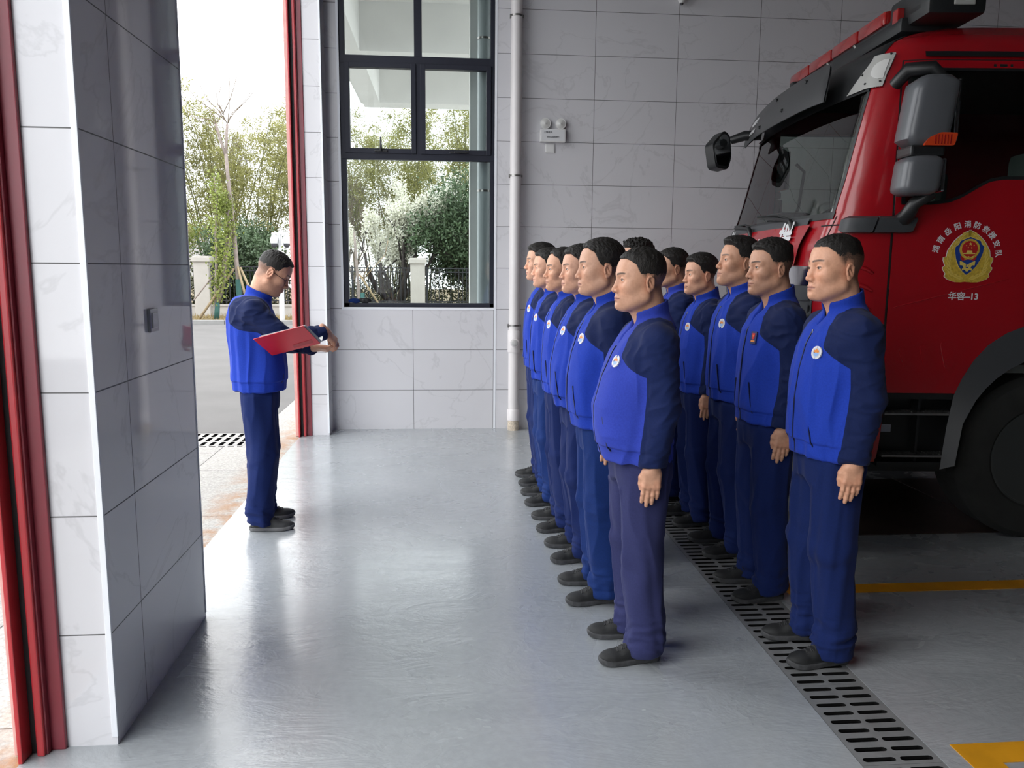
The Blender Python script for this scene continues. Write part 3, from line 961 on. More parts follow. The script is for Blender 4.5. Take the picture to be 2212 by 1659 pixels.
# ---------------------------------------------------------------- poses
def attention(wide=1.0):
    J = dict(head=np.array([0.022, 0, 1.577]), headR=np.eye(3), neck=np.array([-0.034, 0, 1.430]),
             chest=np.array([-0.01, 0, 1.25]), pelvis=np.array([-0.01, 0, 0.93]))
    for s, k in (('L', 1), ('R', -1)):
        J['sh' + s] = np.array([-0.022, k * 0.166 * wide, 1.350]); J['el' + s] = np.array([-0.040, k * 0.203 * wide, 1.100])
        J['wr' + s] = np.array([0.000, k * 0.203 * wide, 0.860])
        z = np.array([0.06, -k * 0.05, -1.0]); z /= np.linalg.norm(z)
        x = np.array([1.0, -k * 0.12, 0.10]); x -= z * (x @ z); x /= np.linalg.norm(x)
        y = np.cross(z, x) * (1 if k < 0 else -1); y = y if y[1] * k > 0 else -y
        J['ha' + s] = dict(o=J['wr' + s], R=np.stack([x, y, z], 1), curl=0.10, curls=[0.13, 0.09, 0.11, 0.17], spread=0.35,
                              thumb=[(0.026, -0.004, 0.018), (0.040, -0.012, 0.046), (0.040, -0.018, 0.074), (0.036, -0.021, 0.096)])
    return J

def torso_sdf(P, J, B, hem=0.85):
    be = B.get('belly', 0.0); wd = B.get('wide', 1.0)
    zs = np.array([hem - 0.02, hem + 0.045, hem + 0.062, 0.99, 1.08, 1.20, 1.30, 1.37, 1.43])
    a = np.array([0.126, 0.127, 0.133, 0.131, 0.128, 0.127, 0.120, 0.100, 0.062]) + be * np.array([.22, .34, .38, .44, .48, .32, .12, .02, 0]) * 0.1
    bb = np.array([0.176, 0.176, 0.184, 0.180, 0.176, 0.180, 0.180, 0.155, 0.085]) * wd + be * 0.012
    cx = np.array([0.004, 0.006, 0.008, 0.012, 0.014, 0.008, -0.002, -0.014, -0.030]) + be * np.array([.25, .34, .38, .42, .44, .24, .06, 0, 0]) * 0.1
    bk = B.get('back', 0.0)
    a = a + bk * 0.55; cx = cx - bk * np.array([.3, .45, .5, .6, .8, 1.0, .95, .8, .5])
    if 'lean' in B:
        q = P - _v((0, 0, 0.92)); P = q @ _v(rot('y', B['lean'])) + _v((0, 0, 0.92))
    return slab(P, zs, cx, a, bb, 2.3)

def sleeve_sdf(P, J, s, r=(0.060, 0.056, 0.046)):
    sh, el, wr = J['sh' + s], J['el' + s], J['wr' + s]
    e2 = wr + (el - wr) * 0.04
    d = cone(P, sh, el, r[0], r[1])
    d = smin(d, cone(P, el, e2, r[1], r[2]), 0.02)
    ax = (wr - el) / np.linalg.norm(wr - el)
    d = smax(d, (P - _v(wr - ax * 0.004)) @ _v(ax), 0.006)
    return d

def jacket(J, B, s=0.0045, hem=0.85, seed=1, vopen=0.045):
    nk = J['neck']
    hd = J['head'] + np.asarray(J['headR']) @ np.array([-0.03, 0, -0.05])
    axn = hd - nk; axn = axn / np.linalg.norm(axn); axn = axn * 0.75 + np.array([0.05, 0, 0.30]); axn /= np.linalg.norm(axn)
    c0 = nk - axn * 0.045
    ux = np.array([1.0, 0, 0]) - axn * axn[0]; ux /= np.linalg.norm(ux)
    ch = B.get('collar', 0.062)
    def parts(P):
        t = torso_sdf(P, J, B, hem)
        a = np.minimum(sleeve_sdf(P, J, 'L'), sleeve_sdf(P, J, 'R'))
        return t, a
    def coll(P):
        q = P - _v(c0); h = q @ _v(axn); u = q @ _v(ux) - 0.006; v = q[:, 1]
        fl = 0.0685 + np.clip(h - 0.04, 0, 1) * 0.05 - np.clip(0.06 - h, 0, 1) * -0.25
        rad = np.sqrt((u / 1.08) ** 2 + v ** 2)
        return h, u, v, rad, fl
    def f(P):
        t, a = parts(P)
        d = smin(t, a, 0.06)
        for k in (1, -1):
            d = smin(d, cone(P, nk + np.array([-0.004, k * 0.02, -0.030]), J['sh' + ('L' if k > 0 else 'R')] + np.array([0.0, -k * 0.02, 0.004]), 0.056, 0.052), 0.06)
        h, u, v, rad, fl = coll(P)
        tophi = 0.045 + ch + np.clip(-u, -0.1, 0.1) * 0.16
        shell = smax(np.abs(rad - fl) - 0.0042, np.maximum(h - tophi, -h), 0.004)
        d = smin(d, shell, 0.012)
        hole = np.maximum(rad - fl + 0.0042, -(h - 0.012))
        d = smax(d, -hole, 0.004)
        # open front of the collar
        vz = 0.045 + 0.010 - vopen
        wv = np.clip((h - vz), 0, 1) * 0.38
        vcut = np.maximum(np.maximum(np.abs(v) - wv, -u - 0.0), vz - h)
        vcut = np.maximum(vcut, 0.040 - rad)
        d = smax(d, -vcut, 0.004)
        d = smax(d, (hem - P[:, 2]) if 'lean' not in B else (hem - P[:, 2] - P[:, 0] * 0.05), 0.006)
        return d
    lo = np.minimum.reduce([J['wrL'], J['wrR'], J['elR'], J['elL'], np.array([-0.22, -0.3, hem])]) - 0.085
    hi = np.maximum.reduce([J['wrL'], J['wrR'], J['head'], np.array([0.25, 0.3, 1.4])]) + 0.08
    hi[2] = J['neck'][2] + 0.16
    v, q = isosurf(f, lo, hi, s)
    v = relax(v, q, 1, 0.5)
    t, a = parts(v)
    z = v[:, 2]; ay = np.abs(v[:, 1])
    if 'lean' in B:
        vv = (v - _v((0, 0, 0.92))) @ _v(rot('y', B['lean'])) + _v((0, 0, 0.92)); zz = vv[:, 2]
    else: zz = z
    rag = ay - (0.066 + (1.43 - zz) * 0.30 + np.clip(1.29 - zz, 0, 1) * 1.0 + np.clip(1.22 - zz, 0, 1) * 3.0)
    fld = np.maximum(rag, np.where(zz > 1.0, t - a - np.clip(zz - 1.22, 0, 1) * 0.2, t - a))
    h, u, vv_, rad, fl = coll(v)
    fld = np.where((h > 0.035) & (rad < 0.095), -0.02, fld)
    # cloth folds: drape on the trunk, rings on the sleeves
    n = vnormals(v, q)
    sl = np.clip(fld / 0.02, 0, 1)
    dr = ridge(waves(v, seed, (22, 44), (1.3, 1.3, 0.36))) * (0.0100 + 0.0022 * np.clip((1.15 - z) / 0.25, 0, 1))
    rg = ridge(waves(v, seed + 9, (34, 62), (0.8, 0.8, 1.15), 0.8)) * 0.0085
    low = np.exp(-((z - hem - 0.085) / 0.030) ** 2) * np.clip(waves(v, seed + 3, (20, 45), (1, 1, 0.3)), -0.4, 1) * 0.0045
    band = -0.004 * np.exp(-((z - hem - 0.056) / 0.005) ** 2)
    front = np.clip(ay / 0.030, 0, 1)
    neckf = np.clip((0.105 - rad) / 0.02, 0, 1) * (h > 0.0)
    disp = (dr * (1 - sl) + rg * sl + low * (1 - sl)) * (0.35 + 0.65 * front) * (1 - 0.8 * neckf) + band * (1 - sl)
    cuffd = np.minimum(np.linalg.norm(v - _v(J['wrL']), axis=1), np.linalg.norm(v - _v(J['wrR']), axis=1))
    disp -= 0.003 * np.exp(-((cuffd - 0.075) / 0.006) ** 2) * sl
    v = v + n * disp[:, None].astype(F32)
    return v, q, fld.astype(F32), f

def trousers(B, s=0.006, top=0.93, seed=1):
    wd = B.get('wide', 1.0); st = B.get('stance', 0.115)
    def f(P):
        S = np.stack([P[:, 0], np.abs(P[:, 1]), P[:, 2]], 1)
        zs = np.array([0.76, 0.84, 0.90, top + 0.02]); a = np.array([0.105, 0.116, 0.108, 0.096]); b = np.array([0.12, 0.168, 0.156, 0.140]) * wd
        d = slab(P, zs, np.array([0.0, 0.0, 0.0, 0.0]), a, b, 2.3)
        hy, ky, ay = 0.088 * wd, 0.088 + (st - 0.088) * 0.6, st
        d2 = cone(S, (0.000, hy * 0.92, 0.79), (0.008, ky, 0.47), 0.100, 0.084)
        d2 = smin(d2, cone(S, (0.008, ky, 0.47), (-0.022, ay, 0.13), 0.084, 0.075), 0.02)
        d2 = smin(d2, cone(S, (-0.022, ay, 0.13), (-0.014, ay, 0.05), 0.075, 0.077), 0.01)
        d = smin(d, d2, 0.045)
        d = smax(d, 0.038 - 0.35 * P[:, 0] * 0.4 - P[:, 2] , 0.004)
        d = smax(d, -cone(S, (-0.022, ay, 0.0), (-0.022, ay, 0.060), 0.060, 0.05), 0.006)
        d = smax(d, P[:, 2] - top, 0.006)
        return d
    v, q = isosurf(f, (-0.16, -0.27, 0.0), (0.17, 0.27, top + 0.04), s)
    v = relax(v, q, 1, 0.5)
    n = vnormals(v, q)
    z = v[:, 2]
    dr = ridge(waves(v, seed + 20, (20, 38), (1.5, 1.5, 0.28))) * 0.0125 + waves(v, seed + 24, (13,), (1, 1, 0.5)) * 0.005
    ank = waves(v, seed + 31, (38, 70), (0.6, 0.6, 1.5), 0.9) * 0.015 * np.exp(-((z - 0.11) / 0.085) ** 2)
    kne = waves(v, seed + 41, (26, 50), (0.8, 0.8, 1.2), 0.8) * 0.009 * np.exp(-((z - 0.47) / 0.10) ** 2)
    crease = 0.004 * np.exp(-((np.abs(v[:, 1]) - 0.10) / 0.006) ** 2) * (v[:, 0] > 0.02) * (z < 0.75)
    v = v + n * ((dr + ank + kne + crease) * np.clip((z - 0.02) / 0.03, 0.3, 1))[:, None].astype(F32)
    return v, q, f

def shoe_mesh(s=0.0035):
    def plan(x, y, grow=0.0):
        w = np.interp(x, [-0.09, -0.07, -0.03, 0.02, 0.08, 0.12, 0.155, 0.18], [0.020, 0.034, 0.036, 0.037, 0.047, 0.047, 0.036, 0.014])
        c = np.interp(x, [-0.09, 0.02, 0.10, 0.18], [0.0, 0.0, -0.003, 0.004])
        return (np.abs(y - c) - w - grow) * 0.85
    def f(P):
        x, y, z = P[:, 0], P[:, 1], P[:, 2]
        S = P * _v((1, 1, 1))
        d = cone(P, (-0.052, 0, 0.052), (-0.020, 0, 0.062), 0.034, 0.036)
        d = smin(d, cone(P, (-0.020, 0, 0.058), (0.060, 0, 0.040), 0.038, 0.036), 0.02)
        d = smin(d, ellip(P, (0.104, -0.002, 0.025), (0.077, 0.045, 0.033)), 0.02)
        d = smin(d, cone(P, (-0.028, 0, 0.07), (-0.030, 0, 0.105), 0.036, 0.037), 0.02)
        d = smax(d, z - (0.098 - 0.25 * (x + 0.03)), 0.006)
        d = smax(d, plan(x, y, -0.001), 0.010)
        spring = np.clip(x - 0.12, 0, 1) ** 2 * 3.0 + np.clip(-0.06 - x, 0, 1) ** 2 * 4
        sole = smax(smax(plan(x, y, 0.003), np.abs(z - 0.0125 - spring) - 0.0125, 0.006), np.maximum(x - 0.180, -0.092 - x), 0.010)
        d = smin(d, sole, 0.003)
        d = smax(d, spring * 0.9 - z, 0.003)
        return d
    v, q = isosurf(f, (-0.11, -0.07, -0.01), (0.20, 0.07, 0.12), s)
    v = relax(v, q, 1, 0.3)
    spring = np.clip(v[:, 0] - 0.12, 0, 1) ** 2 * 3.0
    return v, q, (0.0245 + spring - v[:, 2]).astype(F32), f

def march(f, p, d, n=60):
    """walk from p along d to the surface of f"""
    p = np.array(p, float); d = np.array(d, float) / np.linalg.norm(d)
    for _ in range(n):
        e = float(f(p[None].astype(F32))[0])
        if abs(e) < 0.0003: break
        p = p + d * e * 0.9
    return p
def grad(f, p, e=0.004):
    P = np.array([p + np.eye(3)[i] * sgn * e for i in range(3) for sgn in (1, -1)], dtype=F32)
    r = f(P); g_ = np.array([r[0] - r[1], r[2] - r[3], r[4] - r[5]], float)
    return g_ / max(np.linalg.norm(g_), 1e-9)

def reading():
    J = attention()
    J['head'] = np.array([0.092, 0, 1.560]); J['headR'] = rot('y', 0.52); J['neck'] = np.array([0.000, 0, 1.405])
    J['chest'] = np.array([0.0, 0, 1.25])
    J['shR'] = np.array([-0.010, -0.170, 1.350]); J['elR'] = np.array([0.175, -0.215, 1.185]); J['wrR'] = np.array([0.400, -0.150, 1.222])
    J['shL'] = np.array([-0.010, 0.170, 1.350]); J['elL'] = np.array([0.115, 0.245, 1.120]); J['wrL'] = np.array([0.330, 0.055, 1.108])
    def fr(back, fing, hand):
        z = np.array(fing, float); z /= np.linalg.norm(z); y = np.array(back, float); y -= z * (y @ z); y /= np.linalg.norm(y)
        x = np.cross(y, z) * hand
        return np.stack([x, y, z], 1)
    J['haR'] = dict(o=J['wrR'] + np.array([0.004, 0, 0.0]), stem=-0.004, R=fr((0.75, -0.35, 0.5), (0.62, 0.22, -0.75), 1), curls=[0.75, 0.62, 0.60, 0.66], curl=0.6,
                    thumb=[(0.026, -0.004, 0.018), (0.040, -0.022, 0.044), (0.040, -0.040, 0.066), (0.034, -0.050, 0.084)])
    J['haL'] = dict(o=J['wrL'], R=fr((0.0, -0.45, -0.9), (0.95, -0.25, -0.06), -1), curls=[0.55, 0.42, 0.32, 0.25], curl=0.4, spread=2.0,
                    thumb=[(0.026, -0.004, 0.018), (0.050, -0.016, 0.044), (0.058, -0.030, 0.070), (0.056, -0.040, 0.092)])
    return J
# ---------------------------------------------------------------- cloth, skin and hair materials
def attr_mat(name, rough=0.6):
    m, nt, bs = new_mat(name)
    bs.inputs['Roughness'].default_value = rough
    return m, nt, bs
m, nt, bs = attr_mat('skin', 0.46)
_a = N(nt, 'ShaderNodeVertexColor'); _a.layer_name = 'skin_colour'
_c = mixc(nt, 1.0, _a.outputs['Color'], ramp(nt, noise_n(nt, 90, 3), [(0.3, (0.93, 0.90, 0.89)), (0.7, (1.04, 1.04, 1.04))]), 'MULTIPLY')
nt.links.new(_c, bs.inputs['Base Color'])
bs.inputs['Subsurface Weight'].default_value = 0.0
bs.inputs['Specular IOR Level'].default_value = 0.45
bump(nt, bs, noise_n(nt, 450, 2), 0.15, 0.001)
M_skin = m

def cloth_mat(name, royal, navy, seam=0.0013):
    m, nt, bs = attr_mat(name, 0.85)
    a = N(nt, 'ShaderNodeAttribute'); a.attribute_name = 'sleeve'
    f = a.outputs['Fac']
    k = math_n(nt, 'GREATER_THAN', f, 0.0)
    c = mixc(nt, k, royal, navy)
    sm = math_n(nt, 'LESS_THAN', math_n(nt, 'ABSOLUTE', f), seam)
    c = mixc(nt, math_n(nt, 'MULTIPLY', sm, 0.55), c, tuple(x * 0.35 for x in navy))
    c = mixc(nt, 1.0, c, ramp(nt, noise_n(nt, 160, 2), [(0.3, 0.90), (0.7, 1.06)]), 'MULTIPLY')
    nt.links.new(c, bs.inputs['Base Color'])
    bs.inputs['Sheen Weight'].default_value = 0.05
    bs.inputs['Sheen Roughness'].default_value = 0.5
    bs.inputs['Specular IOR Level'].default_value = 0.22
    bump(nt, bs, noise_n(nt, 700, 2), 0.18, 0.0012)
    return m
ROYAL = (0.012, 0.044, 0.38); NAVY = (0.0045, 0.012, 0.062)
M_jkt = cloth_mat('royal_blue_jersey', ROYAL, NAVY)
M_jkt_pale = cloth_mat('washed_royal_jersey', (0.028, 0.052, 0.38), (0.0055, 0.014, 0.072))
def plain_cloth(name, c, rough=0.9):
    m = flat(name, c, rough, spec=0.2, noise=(150, 0.08))
    m.node_tree.nodes['Principled BSDF'].inputs['Sheen Weight'].default_value = 0.04
    return m
M_tr = plain_cloth('navy_trouser_cloth', (0.006, 0.016, 0.088))
M_tr2 = plain_cloth('faded_violet_navy_cloth', (0.029, 0.033, 0.105))
M_tr3 = plain_cloth('bright_navy_trouser_cloth', (0.007, 0.026, 0.13))
M_hem = plain_cloth('navy_piping', (0.006, 0.012, 0.06))
m, nt, bs = new_mat('black_hair')
_c = ramp(nt, noise_n(nt, 120, 3, stretch=(1, 1, 0.35)), [(0.3, (0.005, 0.0045, 0.004)), (0.7, (0.019, 0.016, 0.014))])
nt.links.new(_c, bs.inputs['Base Color']); bs.inputs['Roughness'].default_value = 0.55
bs.inputs['Specular IOR Level'].default_value = 0.35
bump(nt, bs, noise_n(nt, 420, 2, stretch=(1, 1, 0.3)), 0.7, 0.003)
M_hair = m
m, nt, bs = new_mat('black_trainer')
_a = N(nt, 'ShaderNodeAttribute'); _a.attribute_name = 'sole'
_k = math_n(nt, 'GREATER_THAN', _a.outputs['Fac'], 0.0)
_c = mixc(nt, _k, (0.012, 0.013, 0.014), (0.048, 0.049, 0.052))
_c = mixc(nt, 1.0, _c, ramp(nt, noise_n(nt, 25, 5), [(0.35, 0.8), (0.75, 1.6)]), 'MULTIPLY')
nt.links.new(_c, bs.inputs['Base Color']); bs.inputs['Roughness'].default_value = 0.7
bump(nt, bs, noise_n(nt, 500, 2), 0.3, 0.001)
M_shoe = m
m, nt, bs = new_mat('grey_soled_trainer')
_a = N(nt, 'ShaderNodeAttribute'); _a.attribute_name = 'sole'
_k = math_n(nt, 'GREATER_THAN', _a.outputs['Fac'], 0.0)
nt.links.new(mixc(nt, _k, (0.028, 0.029, 0.032), (0.13, 0.13, 0.135)), bs.inputs['Base Color']); bs.inputs['Roughness'].default_value = 0.7
M_shoe_g = m
M_lace = flat('black_lace', (0.030, 0.030, 0.032), 0.8)
M_zip = flat('dark_zip', (0.010, 0.014, 0.05), 0.45, metal=0.2)
M_puller = flat('steel_zip_puller', (0.20, 0.20, 0.22), 0.35, metal=0.8)
M_bw = flat('badge_white', (0.66, 0.66, 0.68), 0.6)
M_bo = flat('badge_orange', (0.72, 0.24, 0.04), 0.6)
M_bb = flat('badge_pale_blue', (0.25, 0.42, 0.75), 0.6)
M_bd = flat('badge_dark', (0.02, 0.03, 0.12), 0.6)
M_br = flat('badge_red', (0.60, 0.03, 0.03), 0.6)

def frame_at(p, n, up=(0, 0, 1)):
    n = Vector(n).normalized(); u = Vector(up)
    x = u.cross(n).normalized(); y = n.cross(x)
    return Matrix.Translation(Vector(p)) @ Matrix((x, y, n)).transposed().to_4x4()

def badge(parent, f, y, z, square=False):
    p = march(f, (0.30, y, z), (-1, 0, 0)); n = grad(f, p, 0.012)
    M = frame_at(p + n * 0.0035, n)
    def disc(poly, h0, h1):
        mb = MB(); mb.prism(poly, h0, h1, 'z'); mb.v[0] = np.array([(M @ Vector(q))[:] for q in mb.v[0]]); return mb
    circ = lambda r, cx=0, cy=0, a0=0, a1=2 * PI, n=28: [(cx + r * math.cos(a0 + (a1 - a0) * k / n), cy + r * math.sin(a0 + (a1 - a0) * k / n)) for k in range(n + (0 if a1 - a0 > 6.2 else 1))]
    if square:
        b = disc(rounded([(-0.021, -0.029), (0.021, -0.029), (0.021, 0.029), (-0.021, 0.029)], 0.003), -0.004, 0.0012).build('name_patch', M_bd, parent)
        disc([(-0.014, -0.021), (0.014, -0.021), (0.014, -0.013), (-0.014, -0.013)], 0.001, 0.0018).build('patch_print', M_bo, b)
        disc([(0.0, -0.010), (0.009, -0.002), (0.010, 0.020), (-0.010, 0.020), (-0.009, -0.002)], 0.001, 0.0022).build('patch_shield', M_br, b)
        disc(circ(0.0045, 0, 0.008), 0.001, 0.0028).build('patch_emblem', M_bo, b)
        return b
    b = disc(circ(0.026), -0.004, 0.0012).build('badge', M_bw, parent)
    disc(circ(0.0185), 0.001, 0.0017).build('badge_field', flat('badge_grey', (0.50, 0.52, 0.58), 0.6), b)
    disc([(-0.015, 0.001), (-0.010, 0.002), (-0.006, -0.001), (0, 0.001), (0.006, -0.001), (0.010, 0.002), (0.015, 0.001), (0.012, 0.010), (0.006, 0.009), (0, 0.0165), (-0.006, 0.009), (-0.012, 0.010)], 0.001, 0.0023).build('badge_flame', M_bo, b)
    disc(circ(0.013, 0, -0.002, PI, 2 * PI, 14), 0.001, 0.0022).build('badge_waves', M_bb, b)
    disc([(-0.011, -0.004), (-0.006, -0.001), (-0.009, 0.001), (-0.014, -0.001)], 0.001, 0.0026).build('badge_mark', M_bd, b)
    return b

# --------------------------------------------------------------- shared meshes (one of each build, then varied per man)
_sv, _sq, _ss, _sf = shoe_mesh()
def shoe(parent, x, y, rz, z, mat, sc=1.0):
    # the shoe is laid out at the foot's place in the man's own frame
    c, s = math.cos(rz), math.sin(rz)
    v = _sv * sc
    v = np.stack([v[:, 0] * c - v[:, 1] * s + x, v[:, 0] * s + v[:, 1] * c + y, v[:, 2] + z], 1)
    o = mesh_obj('shoe', v, _sq, mat, parent, smooth=True); set_col(o, 'sole', _ss)
    mb = MB()
    def T(px, py, pz): return ((px * c - py * s) * sc + x, (px * s + py * c) * sc + y, pz * sc + z)
    for i in range(4):
        xa = 0.036 + i * 0.019
        for k in (1, -1):
            p0 = march(_sf, (xa, k * 0.020, 0.14), (0, 0, -1)); p1 = march(_sf, (xa + 0.010, -k * 0.018, 0.14), (0, 0, -1)); pm = march(_sf, (xa + 0.005, 0, 0.14), (0, 0, -1))
            mb.tube([T(p0[0], p0[1], p0[2] + 0.001), T(pm[0], pm[1], pm[2] + 0.0025), T(p1[0], p1[1], p1[2] + 0.001)], 0.0027 * sc, 5)
    for k in (1, -1):
        mb.tube([T(0.016, 0, 0.088), T(0.026, k * 0.020, 0.098), T(0.040, k * 0.032, 0.085), T(0.030, k * 0.036, 0.068)], 0.0026 * sc, 5)
    mb.build('lace', M_lace, o, auto=60)
    return o

def strip(pts, nrm, w, h, side=None):
    """flat raised ribbon along surface points"""
    mb = MB(); vs = []
    P = [Vector(p) for p in pts]; Nn = [Vector(n) for n in nrm]
    for i, p in enumerate(P):
        t = (P[min(i + 1, len(P) - 1)] - P[max(i - 1, 0)]).normalized(); n = Nn[i].normalized(); b = t.cross(n).normalized()
        for (u, v) in ((-w, -0.004), (-w, h), (w, h), (w, -0.004)):
            vs.append((p + b * u + n * v)[:])
    f = [(0, 1, 2, 3), tuple(4 * (len(P) - 1) + k for k in (3, 2, 1, 0))]
    for i in range(len(P) - 1):
        for k in range(4):
            f.append((4 * i + k, 4 * i + (k + 1) % 4, 4 * i + 4 + (k + 1) % 4, 4 * i + 4 + k))
    return mb.add(vs, f)

_cache = {}
def person(name, x, y, rz, height, label, B, g, seed, pose=None, jkt=None, trs=None, shoes=None, square=False, group=None, hem=0.85, cap_s=1.0, badge_y=0.086, feet=None, vopen=0.045, bodykey=None, dz=0.0, zipy=0.0):
    root = None
    J = pose() if pose else attention()
    wide = B.get('wide', 1.0); B = dict(B); trB = dict(B); B['wide'] = 1.0
    k = height / 1.725                     # overall scale
    g = dict(g)
    body_s = 0.0027 if seed in (1, 2, 7, 8, 13) else 0.0034
    keyb = ('body', body_s, tuple(sorted((a, b) for a, b in g.items() if a in ('w', 'jaw', 'len', 'nose', 'nosel', 'lip', 'eye'))), bool(pose))
    warp = lambda V: V * _v((1, 1, 1)) * np.where(np.arange(3)[None] == 1, 1 + (wide - 1) * np.clip((1.46 - V[:, 2:3]) / 0.08, 0, 1), 1).astype(F32)
    if keyb not in _cache:
        lo = np.minimum.reduce([J['wrL'], J['wrR'], np.array([-0.16, -0.22, 0.80])]) - 0.13
        hi = np.maximum.reduce([J['wrL'], J['wrR'], J['head'] + np.array([0.02, 0, 0.03])]) + 0.15
        lo[2] = min(J['wrL'][2], J['wrR'][2]) - 0.22
        v, q = isosurf(lambda P: body_sdf(P, J, dict(g, hs=1.0)), lo, hi, body_s)
        v = relax(v, q, 1, 0.35)
        _cache[keyb] = (v, q)
    v, q = _cache[keyb]
    col = skin_colors(v, J, dict(g, hs=1.0), seed)
    # per-man tweaks of the head: turn, tilt
    hc = J['head'] + np.array([-0.02, 0, -0.09])
    Rt = rot('z', g.get('turn', 0.0)) @ rot('y', g.get('nod', 0.0))
    def turn(V):
        w = np.clip((V[:, 2] - (J['neck'][2] + 0.0)) / 0.09, 0, 1)[:, None] * (np.abs(V[:, 1:2]) < 0.14)
        return (V * (1 - w) + ((V - _v(hc)) @ _v(Rt.T) + _v(hc)) * w).astype(F32)
    hs = g.get('hs', 1.0) if True else 1; hp0 = J['head'] + np.asarray(J['headR']) @ np.array([-0.03, 0, -0.075])
    def grow(V):
        # heads differ a little in size; the swelling dies out down the neck
        w = np.clip((V[:, 2] - (J['neck'][2] - 0.01)) / 0.075, 0, 1)[:, None] * (np.abs(V[:, 1:2]) < 0.13) * (np.linalg.norm(V - _v(J['head']), axis=1)[:, None] < 0.22)
        return V + (V - _v(hp0)) * F32(hs - 1) * w
    fin = lambda V: (warp(turn(grow(V))) * F32(k))
    root = mesh_obj('person', fin(v), q, M_skin, None, smooth=True)
    set_col(root, 'skin_colour', col)
    root.location = (x, y, dz); root.rotation_euler = (0, 0, rz)
    tag(root, label, 'person', group)
    hv, hq = hair_mesh(J, dict(g, hs=1.0), seed, 0.0026 if body_s < 0.003 else 0.0034)
    mesh_obj('hair', fin(hv), hq, M_hair, root, smooth=True)
    if seed in (3, 4, 5, 6, 9, 10, 11, 12):
        B['belly'] = 0.4 if B.get('belly', 0) > 0.3 else 0.0; hem = 0.857; vopen = 0.030; jseed = 40 + seed % 2; trB['wide'] = 0.97
    else: jseed = seed
    keyj = ('jkt', B.get('belly', 0), bool(pose), hem, vopen, jseed)
    if keyj not in _cache:
        _cache[keyj] = jacket(J, B, hem=hem, seed=jseed, vopen=vopen)
    jv, jq, jf, jfun = _cache[keyj]
    jo = mesh_obj('jacket', warp(jv) * F32(k), jq, jkt or M_jkt, root, smooth=True)
    set_col(jo, 'sleeve', jf)
    # zip with its puller, pockets
    lean = B.get('lean', 0.0)
    cz = J['neck'][2]
    pts, nr = [], []
    zt = cz - 0.062 - vopen * 0.35
    for i in range(26):
        z = hem + 0.006 + (zt - hem - 0.006) * i / 25
        p = march(jfun, (0.34, zipy, z), (-1, 0, 0)); n = grad(jfun, p, 0.01)
        pts.append(p * k + n * 0.001); nr.append(n)
    zo = strip(pts, nr, 0.0034 * k, 0.0026).build('zip', M_zip, jo)
    p, n = pts[-1], Vector(nr[-1])
    MB().tube([Vector(p) + n * 0.004, Vector(p) + n * 0.006 + Vector((0, 0.002, -0.018)), Vector(p) + n * 0.006 + Vector((0, 0.001, -0.034))], [0.003, 0.0035, 0.0028], 6, flat=(1, 0.6)).build('zip_puller', M_puller, zo)
    for sgn in (1, -1):
        pts, nr = [], []
        for i in range(9):
            t = i / 8
            yy, zz = sgn * (0.112 + 0.030 * t), 1.045 - 0.150 * t + (hem - 0.85)
            p = march(jfun, (0.32, yy, zz), (-1, -sgn * 0.15, 0)); n = grad(jfun, p, 0.01)
            pts.append(p * k * np.array([1, wide, 1]) + n * 0.0008); nr.append(n)
        strip(pts, nr, 0.0022 * k, 0.0022).build('pocket_zip', M_zip, jo)
    if badge_y is not None:
        bo = badge(root, jfun, badge_y, cz - 0.160, square)
        for o_ in [bo] + list(bo.children):
            o_.data.transform(Matrix.Diagonal((k, k * wide, k, 1)))
    keyt = ('trs', trB.get('wide', 1), B.get('stance', 0.115), hem, jseed)
    if keyt not in _cache:
        _cache[keyt] = trousers(trB, seed=jseed, top=hem + 0.035)
    tv, tq, tf = _cache[keyt]
    to = mesh_obj('trousers', tv * F32(k), tq, trs or M_tr, root, smooth=True)
    st = B.get('stance', 0.115)
    for i, (sgn, a) in enumerate(((1, 0.14), (-1, -0.10))):
        shoe(root, (0.006) * k, sgn * st * k, a, 0.0, shoes or M_shoe, k)
    return root, jfun, J, k

# ---------------------------------------------------------------- the two ranks, facing the doors, and the man reading to them
GA = dict(w=1.05, jaw=1.16, nose=1.05)            # broad, heavy face
GB = dict(w=0.97, jaw=0.94, nose=0.95, len=1.02, nosel=1.06)   # lean face
GC = dict(w=1.01, jaw=1.05, nose=1.0)
S0 = dict(stance=0.113)
FR = 'firefighters standing in two ranks'
def rank(x, y, h, label, B, g, seed, **kw):
    return person('person', x, y, PI + kw.pop('rz', 0.0), h, label, dict(S0, **B), g, seed, group=FR, **kw)
rank(0.798, 3.135, 1.672, 'stout man in royal blue jacket and faded violet-blue trousers, nearest of the left-hand rank', dict(belly=0.65, wide=1.05),
     dict(GA, hs=1.060, top=0.005, fade=0.045, side=0.0022, tone=(1.03, 0.98, 0.93), hl=0.004, turn=0.10), 1, jkt=M_jkt_pale, trs=M_tr2, hem=0.862, vopen=0.075)
rank(0.757, 3.725, 1.722, 'broad-nosed man with thinning front hair, directly behind the stout man in violet-blue trousers', dict(belly=0.35, wide=1.0),
     dict(GA, hs=1.081, top=0.009, fade=0.035, recede=0.7, tone=(1.05, 1.02, 0.98), turn=0.04), 2, trs=M_tr3, hem=0.855)
rank(0.755, 4.275, 1.714, 'round-cheeked pale man, fourth head from the drainpipe, between the receding and the broad-nosed man', dict(belly=0.55, wide=1.0),
     dict(GC, hs=1.060, top=0.010, tone=(1.10, 1.05, 1.02), turn=0.12), 3, jkt=M_jkt, hem=0.85)
